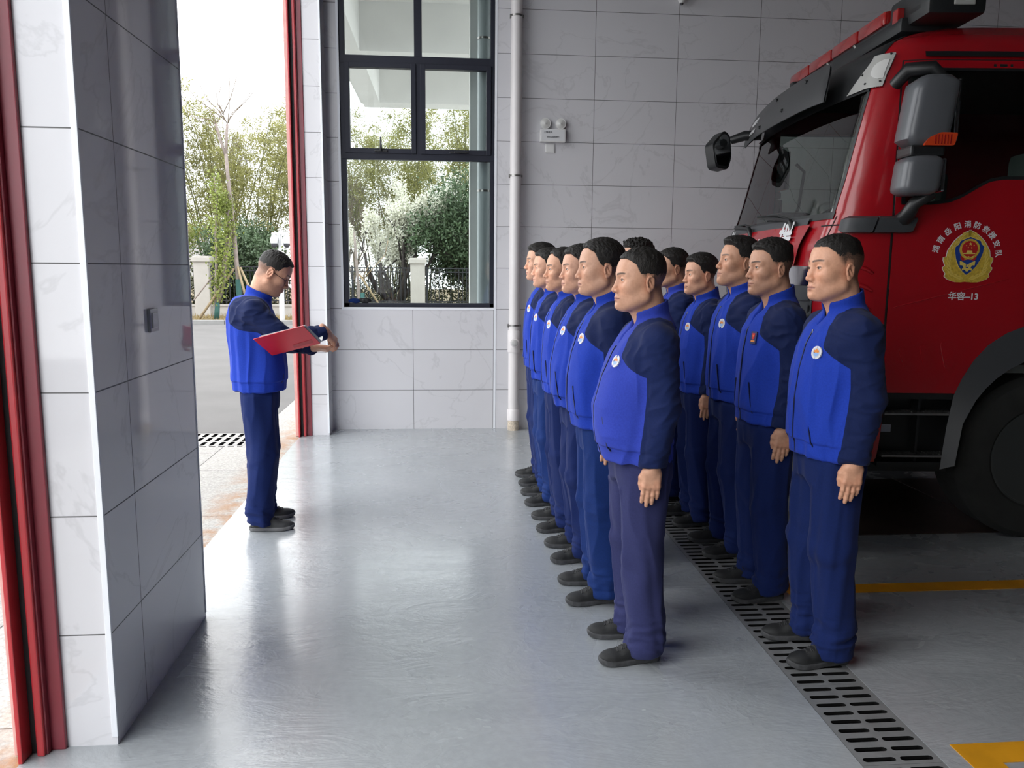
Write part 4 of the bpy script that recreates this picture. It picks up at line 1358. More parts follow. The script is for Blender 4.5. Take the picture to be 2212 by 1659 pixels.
rank(0.735, 4.79, 1.712, 'man with receding hairline, third head from the left beside the white drainpipe', dict(belly=0.2, wide=1.0),
     dict(GB, hs=1.060, top=0.007, recede=1.5, hl=0.006, tone=(1.06, 0.99, 0.92), turn=0.10), 4, hem=0.85)
rank(0.72, 5.335, 1.72, 'fair-skinned man second from the left, eyes half closed, near the drainpipe', dict(belly=0.0, wide=0.97),
     dict(GC, hs=1.060, top=0.010, tone=(1.12, 1.06, 1.02), turn=0.05), 5, trs=M_tr3, hem=0.85)
rank(0.73, 5.835, 1.768, 'farthest and leftmost man of the left-hand rank, next to the drainpipe', dict(belly=0.0, wide=0.97),
     dict(GB, hs=1.060, top=0.014, quiff=0.5, tone=(1.06, 1.02, 0.98)), 6, hem=0.86)
rank(1.563, 3.065, 1.728, 'man with shaved sides and flat crop at the right end, before the truck door', dict(belly=0.15, wide=1.03),
     dict(GC, hs=1.071, top=0.0055, fade=0.062, side=0.0015, stub=1.0, tone=(1.12, 1.03, 0.96), brow=0.002, turn=0.08), 7, hem=0.855)
rank(1.565, 3.705, 1.732, 'man with a square red and blue chest patch and open collar, second from the right', dict(belly=0.0, wide=1.0),
     dict(GB, hs=1.060, top=0.012, fade=0.055, tex=0.005, tone=(0.94, 0.89, 0.84), beard=0.3, turn=0.10), 8, hem=0.865, vopen=0.085, square=True, badge_y=0.078)
rank(1.62, 4.305, 1.766, 'tall young man looking up, between the man with the square patch and the shorter man', dict(belly=-0.1, wide=0.98),
     dict(GB, hs=1.049, top=0.014, fade=0.05, quiff=0.7, tone=(1.02, 0.95, 0.88), nod=-0.12, turn=0.06), 9, hem=0.875)
rank(1.595, 4.84, 1.690, 'short slim young man with thick black hair, fourth from the right', dict(belly=-0.1, wide=0.93),
     dict(GC, hs=1.028, top=0.015, tone=(1.10, 1.04, 1.0), turn=0.12), 10, hem=0.865, vopen=0.07)
rank(1.585, 5.42, 1.730, 'man half hidden behind the stout man, only his shaded face and shoulder in view', dict(belly=0.1, wide=1.0),
     dict(GC, hs=1.060, top=0.012, tone=(0.92, 0.87, 0.82)), 11, jkt=M_jkt_pale, hem=0.86)
rank(1.465, 5.95, 1.80, 'hindmost man of the rank by the truck, only his tousled curly hair showing', dict(belly=0.0, wide=0.98),
     dict(GB, hs=1.060, top=0.020, tex=0.016, side=0.006), 12, hem=0.86)
rd, rd_f, rd_J, rd_k = person('person', -1.115, 4.90, 0.16, 1.700, 'man in glasses standing at the threshold reading to the others from a red folder', dict(S0, belly=0.3, wide=1.0, back=0.035),
     dict(GC, hs=1.06, top=0.006, fade=0.040, side=0.0018, stub=0.85, tone=(0.98, 0.92, 0.88)), 13, pose=reading, hem=0.865, shoes=M_shoe_g, vopen=0.02, badge_y=0.085)
# his glasses
M_wire = flat('gunmetal_wire', (0.10, 0.09, 0.09), 0.3, metal=0.9)
def hp(x, y, z): return ((rd_J['head'] + rd_J['headR'] @ (np.array([x, y, z]) * 0.99)) * rd_k)
gm = MB()
for k in (1, -1):
    gm.tube([hp(0.0935 + 0.001 * math.cos(a), k * 0.031 + 0.0235 * math.cos(a), 0.006 + 0.0185 * math.sin(a)) for a in np.linspace(0, 2 * PI, 25)], 0.0011, 6)
    gm.tube([hp(0.092, k * 0.0545, 0.010), hp(0.080, k * 0.068, 0.012), hp(0.03, k * 0.079, 0.017), hp(-0.005, k * 0.082, 0.021), hp(-0.025, k * 0.079, 0.010)], 0.0013, 6)
gm.tube([hp(0.095, -0.008, 0.010), hp(0.099, 0, 0.013), hp(0.095, 0.008, 0.010)], 0.0011, 6)
go = gm.build('glasses', M_wire, rd, auto=60)
M_spec = flat('spectacle_lens', (0.8, 0.8, 0.8), 0.02)
_b = M_spec.node_tree.nodes['Principled BSDF']; _b.inputs['Transmission Weight'].default_value = 1.0; _b.inputs['IOR'].default_value = 1.05
for k in (1, -1):
    gl_ = MB(); gl_.add([hp(0.0935, k * 0.031 + 0.0232 * math.cos(a), 0.006 + 0.0182 * math.sin(a)) for a in np.linspace(0, 2 * PI, 24, endpoint=False)] +
                        [hp(0.0950, k * 0.031 + 0.0232 * math.cos(a), 0.006 + 0.0182 * math.sin(a)) for a in np.linspace(0, 2 * PI, 24, endpoint=False)],
                        [tuple(range(24)), tuple(range(24, 48))[::-1]] + [(i, (i + 1) % 24, (i + 1) % 24 + 24, i + 24) for i in range(24)])
    gl_.build('lens', M_glass, go)

_cache.clear()
# ================================================================ fire engine, its cab turned a little toward the doors
# local frame: x runs back from the nose, y from the near side to the far side, z up
M_red = flat('fire_red_paint', (0.36, 0.006, 0.012), 0.25, spec=0.5, coat=0.6)
M_blk = flat('satin_black_plastic', (0.012, 0.013, 0.014), 0.42)
M_gry = flat('dark_grey_plastic', (0.050, 0.053, 0.058), 0.38)
M_mir = flat('mirror_shell_grey', (0.105, 0.11, 0.12), 0.30)
M_tyre = flat('tyre_rubber', (0.018, 0.019, 0.018), 0.85, noise=(8, 0.25))
M_rim = flat('dark_wheel_steel', (0.05, 0.055, 0.055), 0.4, metal=0.3)
M_wht = flat('white_lettering', (0.70, 0.70, 0.71), 0.5)
M_seam = flat('shut_line', (0.004, 0.004, 0.004), 0.8)
M_alu = flat('worn_aluminium', (0.34, 0.34, 0.33), 0.35, metal=0.9)
M_gold = flat('emblem_gold', (0.58, 0.40, 0.05), 0.5, noise=(70, 0.25))
M_golds = flat('emblem_bright_gold', (0.72, 0.55, 0.12), 0.5)
M_eblue = flat('emblem_blue', (0.010, 0.045, 0.25), 0.5)
M_ered = flat('emblem_red', (0.45, 0.015, 0.015), 0.5)
M_redlens = flat('red_lamp_lens', (0.28, 0.010, 0.010), 0.12, coat=0.5)
M_amber = flat('orange_indicator_lens', (0.62, 0.06, 0.015), 0.15, coat=0.5)
M_silver = flat('pale_lamp_lens', (0.42, 0.42, 0.40), 0.22, coat=0.4)
M_mirror = flat('mirror_glass', (0.65, 0.67, 0.68), 0.02, metal=1.0)
M_seat = flat('grey_seat_cloth', (0.09, 0.10, 0.10), 0.9)
m, nt, bs = new_mat('cab_glass')
nt.nodes.remove(bs)
tr = N(nt, 'ShaderNodeBsdfTransparent'); tr.inputs['Color'].default_value = (0.60, 0.68, 0.64, 1)
gl = N(nt, 'ShaderNodeBsdfGlossy'); gl.inputs['Roughness'].default_value = 0.0
fr = N(nt, 'ShaderNodeFresnel'); fr.inputs['IOR'].default_value = 1.9
ms = N(nt, 'ShaderNodeMixShader')
nt.links.new(fr.outputs[0], ms.inputs[0]); nt.links.new(tr.outputs[0], ms.inputs[1]); nt.links.new(gl.outputs[0], ms.inputs[2])
nt.links.new(ms.outputs[0], nt.nodes['Material Output'].inputs['Surface'])
M_cabglass = m

truck = tag(empty('fire_engine', (2.10, 4.42, 0), math.radians(-5.0)), 'big red fire engine parked behind the right-hand rank, gold emblem on its door', 'fire engine')
HW = 1.15
_xz = [0.40, 0.48, 0.70, 1.00, 1.40, 1.75, 1.90, 2.10, 2.40, 2.69, 2.82, 2.88, 2.93, 2.97]
_xf = [0.10, 0.05, 0.03, 0.02, 0.02, 0.015, 0.06, 0.115, 0.185, 0.255, 0.30, 0.36, 0.46, 0.60]
def xf(z): return float(np.interp(z, _xz, _xf))
CR = 0.36
def cabpt(w, z, off=0.0):
    """point of the cab skin: |w| <= 1 across the nose, 1..1.5 round the corner, beyond that back along the side"""
    a = abs(w); s = 1 if w > 0 else -1
    x0 = xf(z)
    if a <= 1: lx, d = x0 + 0.06 * a * a, a; n = Vector((-1, -0.12 * a, 0))
    elif a < 1.5:
        t = (a - 1) / 0.5 * PI / 2
        lx = x0 + 0.06 + (CR - 0.06) * (1 - math.cos(t)) ** 1.0; d = 1.0 + 0.15 * math.sin(t) ** 0.9
        n = Vector((-math.cos(t) * 0.15, -math.sin(t) * (CR - 0.06), 0))
    else: lx, d = x0 + CR + (a - 1.5), HW; n = Vector((0, -1, 0))
    tum = np.interp(z, [0.4, 1.9, 2.75, 2.88, 2.97], [0, 0, 0.045, 0.09, 0.22])      # the sides lean in toward the roof
    d = d * (1 - tum / HW)
    n.normalize(); n.y *= s
    return Vector((lx, HW - s * d, z)) + n * off
def w_of(lx, z, s=1): return s * (1.5 + lx - xf(z) - CR)

def patch_h(mb, z0, z1, wa, wb, off=0.0, nz=16, nw=14, m=0):
    """ruled between two upright edges wa(z), wb(z)"""
    V = []; 
    for i in range(nz + 1):
        z = z0 + (z1 - z0) * i / nz; a = wa(z); b = wb(z)
        for j in range(nw + 1): V.append(cabpt(a + (b - a) * j / nw, z, off)[:])
    F = [(i * (nw + 1) + j, i * (nw + 1) + j + 1, (i + 1) * (nw + 1) + j + 1, (i + 1) * (nw + 1) + j) for i in range(nz) for j in range(nw)]
    return mb.add(V, F, m)
def patch_v(mb, x0, x1, za, zb, off=0.0, nx=30, nz=10, m=0, s=1):
    """ruled between a lower and an upper edge za(lx), zb(lx) on a side"""
    V = []
    for i in range(nx + 1):
        lx = x0 + (x1 - x0) * i / nx; a = za(lx); b = zb(lx)
        for j in range(nz + 1):
            z = a + (b - a) * j / nz
            V.append(cabpt(w_of(lx, z, s), z, off)[:])
    F = [(i * (nz + 1) + j, i * (nz + 1) + j + 1, (i + 1) * (nz + 1) + j + 1, (i + 1) * (nz + 1) + j) for i in range(nx) for j in range(nz)]
    return mb.add(V, F, m)
C_ = lambda v: (lambda z: v)
def corner(z0, z1, w0, r, side):
    """rounded corners for glass: pulls the edge in near the top and bottom"""
    def f(z):
        d = min(z - z0, z1 - z)
        k = 0 if d >= r else r - math.sqrt(max(r * r - (r - d) ** 2, 0))
        return w0 - side * k
    return f
SE = 0.42                                        # door seam
SEAMX = lambda z: w_of(SE, z)
WB = lambda x: float(np.interp(x, [0.45, 0.62, 0.73, 0.80, 0.88, 0.95, 1.02, 1.5], [1.962, 1.962, 1.976, 2.005, 2.055, 2.092, 2.104, 2.106]))
WT = lambda x: 2.700 + 0.0 * x
def arch(x, R0=(0.70, 0.66)):                     # outer edge of the wheel arch on the door
    return float(np.interp(x, [0.84, 0.86, 0.94, 1.02, 1.12, 1.22, 1.36, 1.50, 1.64], [0.89, 0.89, 1.08, 1.175, 1.245, 1.285, 1.305, 1.30, 1.25]))

# --- shell: nose below the glass, corners, pillars, roof edge, sides, back
mb = MB()
LOW = 0.48
patch_h(mb, LOW, 1.90, C_(-1.30), C_(1.30), nz=26, nw=40)                       # nose
patch_h(mb, LOW, 1.90, C_(1.30), SEAMX, nz=26, nw=10)
patch_h(mb, LOW, 1.90, C_(-1.30), lambda z: -SEAMX(z), nz=26, nw=10)
for s in (1, -1):
    patch_h(mb, 1.90, 2.72, lambda z: s * corner(1.90, 2.72, 1.07, 0.10, 1)(z), lambda z: s * SEAMX(z), nz=26, nw=10)    # A pillars
    patch_h(mb, 2.72, 2.97, C_(s * 1.0), lambda z: w_of(3.2, z, s), nz=8, nw=40)      # edge of the roof
    patch_v(mb, 0.445, 0.475, lambda x: 1.9, lambda x: 2.72, s=s, nx=2)                 # window post (under the door frame)
    patch_v(mb, 1.50, 3.2, lambda x: max(arch(x), 0.9) if x < 1.9 else 0.9, lambda x: 2.72, s=s, nx=20)
roofV = []
for i in range(13):
    lx = 0.60 + 2.6 * i / 12
    for j in range(17):
        w = -1 + 2 * j / 16
        roofV.append((lx + 0.05 * w * w * (1 - i / 12), HW - w * 0.93, 2.97 + 0.06 * math.sin(min(i / 5, 1) * PI / 2) - 0.05 * w * w))
mb.add(roofV, [(i * 17 + j, i * 17 + j + 1, (i + 1) * 17 + j + 1, (i + 1) * 17 + j) for i in range(12) for j in range(16)])
mb.box(3.16, 3.2, 0.02, 2.28, 0.6, 2.95)
shell = mb.build('cab_shell', M_red, truck, auto=35)
# black roof front above the windscreen
mb = MB(); patch_h(mb, 2.70, 2.975, C_(-1.12), C_(1.12), 0.004, nz=12, nw=40)
patch_h(mb, 2.60, 2.72, C_(-1.08), C_(1.08), 0.010, nz=4, nw=40)
mb.build('roof_front_panel', M_blk, truck, auto=35)
# door with the cut-out for window and wheel
for s in (1, -1):
    mb = MB()
    patch_v(mb, SE + 0.006, 1.50, arch if True else None, WB, 0.010, nx=60, nz=14, s=s) if False else None
    patch_v(mb, SE + 0.006, 0.47, lambda x: 0.892, lambda x: 2.745, 0.010, nx=3, nz=24, s=s)
    patch_v(mb, 0.47, 1.50, lambda x: arch(x) if x > 0.84 else 0.892, WB, 0.010, nx=60, nz=16, s=s)
    patch_v(mb, 0.47, 1.50, WT, lambda x: 2.745, 0.010, nx=20, nz=2, s=s)
    d_o = mb.build('door', M_red, truck, auto=35)
    if s > 0: door = d_o
    g = MB(); patch_v(g, 0.462, 1.46, lambda x: WB(x) - 0.012, lambda x: 2.712, 0.004, nx=50, nz=8, s=s)
    g.build('side_window', M_cabglass, d_o, auto=35)
    g = MB()      # rubber round the window
    patch_v(g, 0.462, 1.47, lambda x: WB(x) - 0.002, lambda x: WB(x) + 0.016, 0.013, nx=50, nz=1, s=s)
    patch_v(g, 0.462, 1.47, lambda x: 2.688, lambda x: 2.704, 0.013, nx=20, nz=1, s=s)
    patch_v(g, 0.458, 0.480, lambda x: 1.965, lambda x: 2.700, 0.013, nx=1, nz=16, s=s)
    g.build('window_seal', M_blk, d_o, auto=35)
# shut lines
mb = MB()
patch_h(mb, 0.89, 2.75, lambda z: w_of(SE - 0.004, z), lambda z: w_of(SE + 0.007, z), 0.003, nz=30, nw=1)
patch_v(mb, SE, 1.5, lambda x: 2.745, lambda x: 2.752, 0.003, nx=10, nz=1)
patch_h(mb, 1.845, 1.852, C_(0.95), lambda z: w_of(SE, z), 0.002, nz=1, nw=12)
patch_h(mb, 1.55, 1.90, lambda z: 1.115 - (1.9 - z) * 0.25, lambda z: 1.125 - (1.9 - z) * 0.25, 0.002, nz=10, nw=1)
mb.build('panel_gap', M_seam, truck)
# rain gutter and little holes over the door
g = MB(); patch_v(g, 0.55, 3.1, lambda x: 2.765, lambda x: 2.795, 0.022, nx=20, nz=1); patch_v(g, 0.55, 3.1, lambda x: 2.765, lambda x: 2.7651, 0.0, nx=20, nz=1)
g.build('rain_gutter', M_blk, truck)
g = MB()
for x0, x1 in ((0.93, 0.945), (0.965, 1.005), (1.022, 1.036)):
    patch_v(g, x0, x1, lambda x: 2.712, lambda x: 2.726, 0.012, nx=1, nz=1)
g.build('frame_holes', M_seam, door)
# windscreen
g = MB(); patch_h(g, 1.895, 2.725, C_(-1.09), C_(1.09), -0.004, nz=16, nw=36)
ws = g.build('windscreen', M_cabglass, truck, auto=35)
g = MB()
patch_h(g, 1.885, 1.925, C_(-1.09), C_(1.09), 0.006, nz=2, nw=36)
for s in (1, -1): patch_h(g, 1.90, 2.70, lambda z: s * 1.045, lambda z: s * 1.085, 0.003, nz=16, nw=2)
g.build('windscreen_seal', M_blk, ws, auto=35)
# grey scuttle panel between screen and nose panel
g = MB(); patch_h(g, 1.855, 1.905, C_(-1.0), C_(0.80), 0.02, nz=3, nw=30); g.build('scuttle_panel', M_gry, truck, auto=35)
# nose panel that carries the lettering
g = MB()
for k in range(2):
    patch_h(g, 1.62, 1.862, lambda z: -1.02, lambda z: 0.86 - (1.862 - z) * 0.5, 0.030 - 0.03 * k, nz=8, nw=36)
nose = g.build('nose_panel', M_red, truck, auto=35)
# wipers
for (w0, z0, w1, z1) in ((0.60, 1.895, -0.10, 1.955), (-0.20, 1.885, -0.88, 1.925)):
    g = MB()
    p0 = cabpt(w0, z0, 0.035); p1 = cabpt((w0 + w1) / 2, (z0 + z1) / 2 + 0.02, 0.05); p2 = cabpt(w1, z1, 0.03)
    g.tube([cabpt(w0 + 0.04, z0 - 0.06, 0.03), cabpt(w0 + 0.03, z0 - 0.01, 0.055), cabpt(w0, z0 + 0.005, 0.055)], [0.016, 0.018, 0.014], 8)
    g.tube([cabpt(w0, z0 + 0.005, 0.055), cabpt((w0 + w1) / 2, (z0 + z1) / 2 + 0.01, 0.05), p2], [0.011, 0.009, 0.006], 6)
    g.tube([cabpt(w0 - 0.10, z0 + 0.015, 0.014), cabpt((w0 + w1) / 2, (z0 + z1) / 2 + 0.03, 0.014), cabpt(w1 - 0.12, z1 + 0.02, 0.014)], 0.007, 6)
    g.build('wiper', M_blk, truck, auto=50)
# sun visor, with its bolts
g = MB()
def visor_pt(w, t):
    z = 2.60 + 0.26 * t; x = xf(2.66) + 0.06 * w * w - 0.135 + 0.10 * t ** 1.6
    return (x, HW - w * 1.02, z - 0.03 * max(0, abs(w) - 0.5))
nw = 30; w1v = 0.72
for o in (0, 0.012):
    V = []
    for i in range(nw + 1):
        for j in range(9):
            w = -1.06 + (w1v + 1.06) * i / nw; t = j / 8
            e = max(0, (w - 0.50) / (w1v - 0.50)); t = t * math.sqrt(max(0, 1 - e * e)) if w > 0.5 else t
            p = visor_pt(w, t); V.append((p[0] + o, p[1], p[2]))
    g.add(V, [(i * 9 + j, i * 9 + j + 1, (i + 1) * 9 + j + 1, (i + 1) * 9 + j) for i in range(nw) for j in range(8)])
visor = g.build('sun_visor', flat('smoked_visor', (0.045, 0.046, 0.048), 0.4), truck, auto=40)
for (w, t) in ((0.30, 0.78), (0.02, 0.30), (-0.28, 0.80), (-0.50, 0.22)):
    p = visor_pt(w, t)
    MB().lathe([(0.012, -0.012), (0.012, 0.004), (0.006, 0.008)], 10, Matrix.Translation((p[0] - 0.004, p[1], p[2])) @ Matrix.Rotation(-PI / 2 - 0.35, 4, 'Y')).build('bolt', M_blk, visor)
MB().bbox(xf(2.66) + 0.02, xf(2.66) + 0.10, 1.36, 1.44, 2.85, 2.93, 0.02).build('roof_sensor', M_blk, truck)
def front_mat(w, z, off, size_x=1.0):
    p = cabpt(w, z, off); q = cabpt(w, z + 0.04, off); r = cabpt(w + 0.04, z, off)
    X = (r - p).normalized(); Y = (q - p).normalized(); Zv = X.cross(Y).normalized(); Y = Zv.cross(X)
    return Matrix.Translation(p) @ Matrix((X, Y, Zv)).transposed().to_4x4()
text_obj('lettering', '援', 0.235, M_wht, nose, front_mat(0.585, 1.765, 0.046), bold=0.006, sx=0.9)
text_obj('lettering', '救', 0.235, M_wht, nose, front_mat(-0.72, 1.762, 0.046), bold=0.006, sx=0.9)
for i, ch in enumerate('RESCUE'):
    text_obj('lettering', ch, 0.135, M_wht, nose, front_mat(-0.42 + i * 0.118, 1.752, 0.036), bold=0.003)
def visor_mat(w, t):
    p = Vector(visor_pt(w, t)) - Vector((0.006, 0, 0)); q = Vector(visor_pt(w, t + 0.1)); r = Vector(visor_pt(w + 0.05, t))
    p0 = Vector(visor_pt(w, t)); X = (r - p0).normalized(); Y = (q - p0).normalized(); Zv = X.cross(Y).normalized(); Y = Zv.cross(X)
    return Matrix.Translation(p) @ Matrix((X, Y, Zv)).transposed().to_4x4()
for i, ch in enumerate('中国重汽'):
    text_obj('maker_lettering', ch, 0.062, M_wht, visor, visor_mat(-0.86 + 0.058 * i, 0.55), bold=0.001)
for i, ch in enumerate('SINOTRUK'):
    text_obj('maker_lettering', ch, 0.045, M_wht, visor, visor_mat(-0.88 + 0.030 * i, 0.26), bold=0.001)
# corner marker lamp in its pale housing
for s in (1, -1):
    g = MB()
    a_, b_ = (0.82, 1.20)
    for o in (0.020, 0.0):
        patch_h(g, 2.615, 2.80, lambda z: s * (a_ + (z - 2.615) * 1.10), lambda z: s * (b_ + (z - 2.615) * 0.12), o, nz=8, nw=12)
    lamp = g.build('corner_lamp', M_silver, truck, auto=40)
    g = MB(); patch_h(g, 2.66, 2.765, lambda z: s * (1.06 + 0.10 * (abs(z - 2.712) / 0.055) ** 3), lambda z: s * 1.19, 0.024, nz=8, nw=6)
    g.build('lens', M_lens, lamp, auto=40)
    for (w, z) in ((1.02, 2.64), (1.17, 2.64), (1.19, 2.785), (0.95, 2.70)):
        MB().lathe([(0.006, 0.018), (0.006, 0.025)], 8, front_mat(s * w, z, 0.0)).build('screw', M_blk, lamp)
# black duct and grille below the nose panel, headlamp, bumper
g = MB(); patch_h(g, 1.50, 1.615, C_(-0.95), C_(0.95), 0.010, nz=3, nw=30); g.build('chrome_strip', M_chrome, truck, auto=35)
g = MB()
for k in range(7):
    patch_h(g, 1.02 + k * 0.065, 1.065 + k * 0.065, C_(-0.93), C_(0.93), 0.020, nz=1, nw=30)
patch_h(g, 1.0, 1.50, C_(-0.95), C_(0.95), 0.006, nz=3, nw=30)
g.build('grille', M_gry, truck)
for s in (1, -1):
    g = MB(); patch_h(g, 0.72, 0.90, C_(s * 0.72), C_(s * 1.22), 0.010, nz=4, nw=10); g.build('headlamp', M_gry, truck, auto=35)
g = MB(); patch_h(g, 0.40, 0.46, C_(-1.2), C_(1.2), 0.0, nz=2, nw=30); g.box(0.2, 0.9, 0.1, 2.2, 0.40, 0.50); g.build('under_bumper', M_blk, truck, auto=35)
# side slats behind the nose corner
for z in (1.60, 1.50, 1.39):
    g = MB(); p = cabpt(1.40, z, 0.002)
    g.tube([cabpt(1.36, z + 0.014, 0.0), cabpt(1.41, z, 0.008), cabpt(1.45, z - 0.022, 0.0)], [0.010, 0.013, 0.009], 8, flat=(1, 1)); g.build('corner_slat', M_red, truck, auto=50)
# bulge of the lower corner beside the door
g = MB(); patch_h(g, 0.50, 1.13, lambda z: w_of(0.24, z), lambda z: w_of(0.405 + 0.035 * math.sqrt(max(0, 1 - ((z - 0.82) / 0.34) ** 2)) , z), 0.016, nz=20, nw=8)
g.build('corner_moulding', M_red, truck, auto=50)
MB().bbox(0.425, 0.50, -0.006, 0.004, 0.66, 0.705, 0.003).build('side_marker', flat('grey_marker', (0.22, 0.23, 0.28), 0.5), truck)
# pressed recesses low on the door
g = MB()
for (x0, x1, x2, zt, zb) in ((0.508, 0.567, 0.560, 1.152, 1.036), (0.627, 0.690, 0.672, 1.171, 1.038), (0.745, 0.819, 0.792, 1.190, 1.040)):
    a = [(x0, zt), (x1, zt + 0.002), (x1 + 0.012, zb), (x2 - 0.012, zb)]
    g.prism(rounded(a, 0.012), -0.0135, -0.006, 'y')
    g.tube([(x1, -0.008, zt), (x0 + 0.006, -0.009, zt), (x0, -0.009, zt - 0.012), (x2 - 0.014, -0.009, zb + 0.01), (x2 - 0.002, -0.009, zb - 0.002)], 0.0028, 5)
g.build('door_pressing', M_red, door, auto=40)
g = MB(); g.tube([(0.46, -0.009, 1.385), (0.8, -0.010, 1.475), (1.10, -0.009, 1.552)], 0.0035, 5); g.build('door_crease', M_red, door, auto=60)
# hinge-like wind deflector
for nm, x0, x1 in (('deflector_front', 0.16, 0.315), ('deflector_rear', 0.325, 0.53)):
    g = MB(); z0, z1 = 1.800, 1.895
    lo_ = []
    for i in range(9):
        x = x0 + (x1 - x0) * i / 8; e = min(1, (min(x - 0.15, 0.545 - x) / 0.02)) ; e = max(e, 0.4) ** 0.5
        w = w_of(max(x, 0.0), 1.85) if x > xf(1.85) + CR else 1.0 + 0.5 * math.acos(max(-1, min(1, 1 - (x - xf(1.85) - 0.06) / (CR - 0.06)))) / (PI / 2)
        for (zz, of) in ((z0, -0.01), (z0 + 0.006, 0.050), (z1 - 0.012, 0.060), (z1, 0.030), (z1 + 0.004, -0.01)):
            zc = 1.85 + (zz - 1.85) * e
            lo_.append(cabpt(w, zc, of * (0.5 + 0.5 * e))[:])
    F = [(i * 5 + j, i * 5 + j + 1, (i + 1) * 5 + j + 1, (i + 1) * 5 + j) for i in range(8) for j in range(4)] + [(0, 1, 2, 3, 4)[::-1], (40, 41, 42, 43, 44)]
    g.add(lo_, F)
    o_ = g.build(nm, M_gry, truck, auto=30)
# near mirror: two housings on a bent arm
def rhouse(x0, x1, y0, y1, z0, z1, r, nm, mat, par, tilt=0.02):
    g = MB(); L = 10
    V = []
    for i in range(L + 1):
        t = i / L; z = z0 + (z1 - z0) * t
        e = math.sqrt(max(0, 1 - (max(0, abs(t - 0.5) * 2 - (1 - 2 * r / (z1 - z0))) / (2 * r / (z1 - z0))) ** 2))
        cx, cy = (x0 + x1) / 2 + tilt * (t - 0.5), (y0 + y1) / 2
        hx, hy = (x1 - x0) / 2 - r * (1 - e), (y1 - y0) / 2 - r * 0.6 * (1 - e)
        for k in range(24):
            a = 2 * PI * k / 24; c, s = math.cos(a), math.sin(a)
            V.append((cx + hx * math.copysign(abs(c) ** 0.45, c), cy + hy * math.copysign(abs(s) ** 0.6, s), z))
    F = [(i * 24 + k, i * 24 + (k + 1) % 24, (i + 1) * 24 + (k + 1) % 24, (i + 1) * 24 + k) for i in range(L) for k in range(24)]
    F += [tuple(range(24))[::-1], tuple(L * 24 + k for k in range(24))]
    g.add(V, F)
    return g.build(nm, mat, par, auto=50)
for s, lab in ((1, 'near'), (-1, 'far')):
    Y = (lambda y: y) if s > 0 else (lambda y: 2 * HW - y)
    def pr(a, b): return tuple(sorted((Y(a), Y(b))))
    ya, yb = pr(-0.26, -0.06)
    up = rhouse(0.365, 0.61, ya, yb, 2.245, 2.61, 0.05, 'mirror_upper', M_mir, truck, 0.05)
    lw = rhouse(0.350, 0.565, ya, yb, 1.995, 2.200, 0.04, 'mirror_lower', M_mir, truck, 0.02)
    ya, yb = pr(-0.24, -0.07)
    MB().bbox(0.600, 0.622, ya, yb, 2.27, 2.59, 0.01).build('mirror_glass', M_mirror, up)
    MB().bbox(0.553, 0.574, ya, yb, 2.01, 2.185, 0.01).build('mirror_glass', M_mirror, lw)
    MB().bbox(0.38, 0.56, ya, yb, 2.195, 2.25, 0.012).build('mirror_link', M_blk, up)
    g = MB(); g.tube([(0.37, Y(-0.02), 2.60), (0.40, Y(-0.10), 2.66), (0.50, Y(-0.16), 2.66), (0.56, Y(-0.17), 2.60)], [0.035, 0.040, 0.036, 0.030], 10)
    g.build('mirror_arm', M_blk, truck, auto=60); g = MB()
    g.tube([(0.46, Y(0.02), 1.855), (0.47, Y(-0.07), 1.90), (0.48, Y(-0.12), 1.96), (0.56, Y(-0.15), 2.01)], [0.050, 0.042, 0.036, 0.03], 10)
    g.build('mirror_arm', M_blk, truck, auto=60)
    g = MB()
    yy = Y(-0.262)
    g.prism(rounded([(0.435, 2.245), (0.595, 2.245), (0.61, 2.31), (0.52, 2.312), (0.46, 2.285)], 0.012), min(yy, yy + s * 0.02), max(yy, yy + s * 0.02), 'y')
    io_ = g.build('indicator', M_amber, up, auto=40)
    g = MB()
    for k in range(6): g.box(0.49 + k * 0.016, 0.494 + k * 0.016, yy - 0.004 if s > 0 else yy + 0.0, yy + 0.0 if s > 0 else yy + 0.004, 2.252, 2.30)
    g.build('lens_rib', M_redlens, io_)
# front view mirror on the far corner
g = MB(); g.tube([(0.26, 2.02, 2.655), (0.14, 2.05, 2.66), (0.04, 2.10, 2.63)], [0.036, 0.040, 0.032], 8); g.build('mirror_arm', M_blk, truck, auto=60)
g = MB(); Mf = Matrix.Translation((-0.035, 2.12, 2.555)) @ Matrix.Rotation(0.55, 4, 'Z') @ Matrix.Rotation(-0.12, 4, 'X')
poly = rounded([(-0.085, -0.15), (0.05, -0.16), (0.10, -0.05), (0.095, 0.12), (0.03, 0.16), (-0.11, 0.04)], 0.035)
def flatp(poly, y0, y1, sc=1.0):
    g = MB(); g.prism([(a * sc, b * sc) for a, b in poly], y0, y1, 'y'); g.v[0] = np.array([(Mf @ Vector(q))[:] for q in g.v[0]]); return g
fm = flatp(poly, -0.02, 0.07).build('front_mirror', M_blk, truck, auto=40)
flatp(poly, -0.024, -0.018, 0.84).build('mirror_glass', M_mirror, fm)
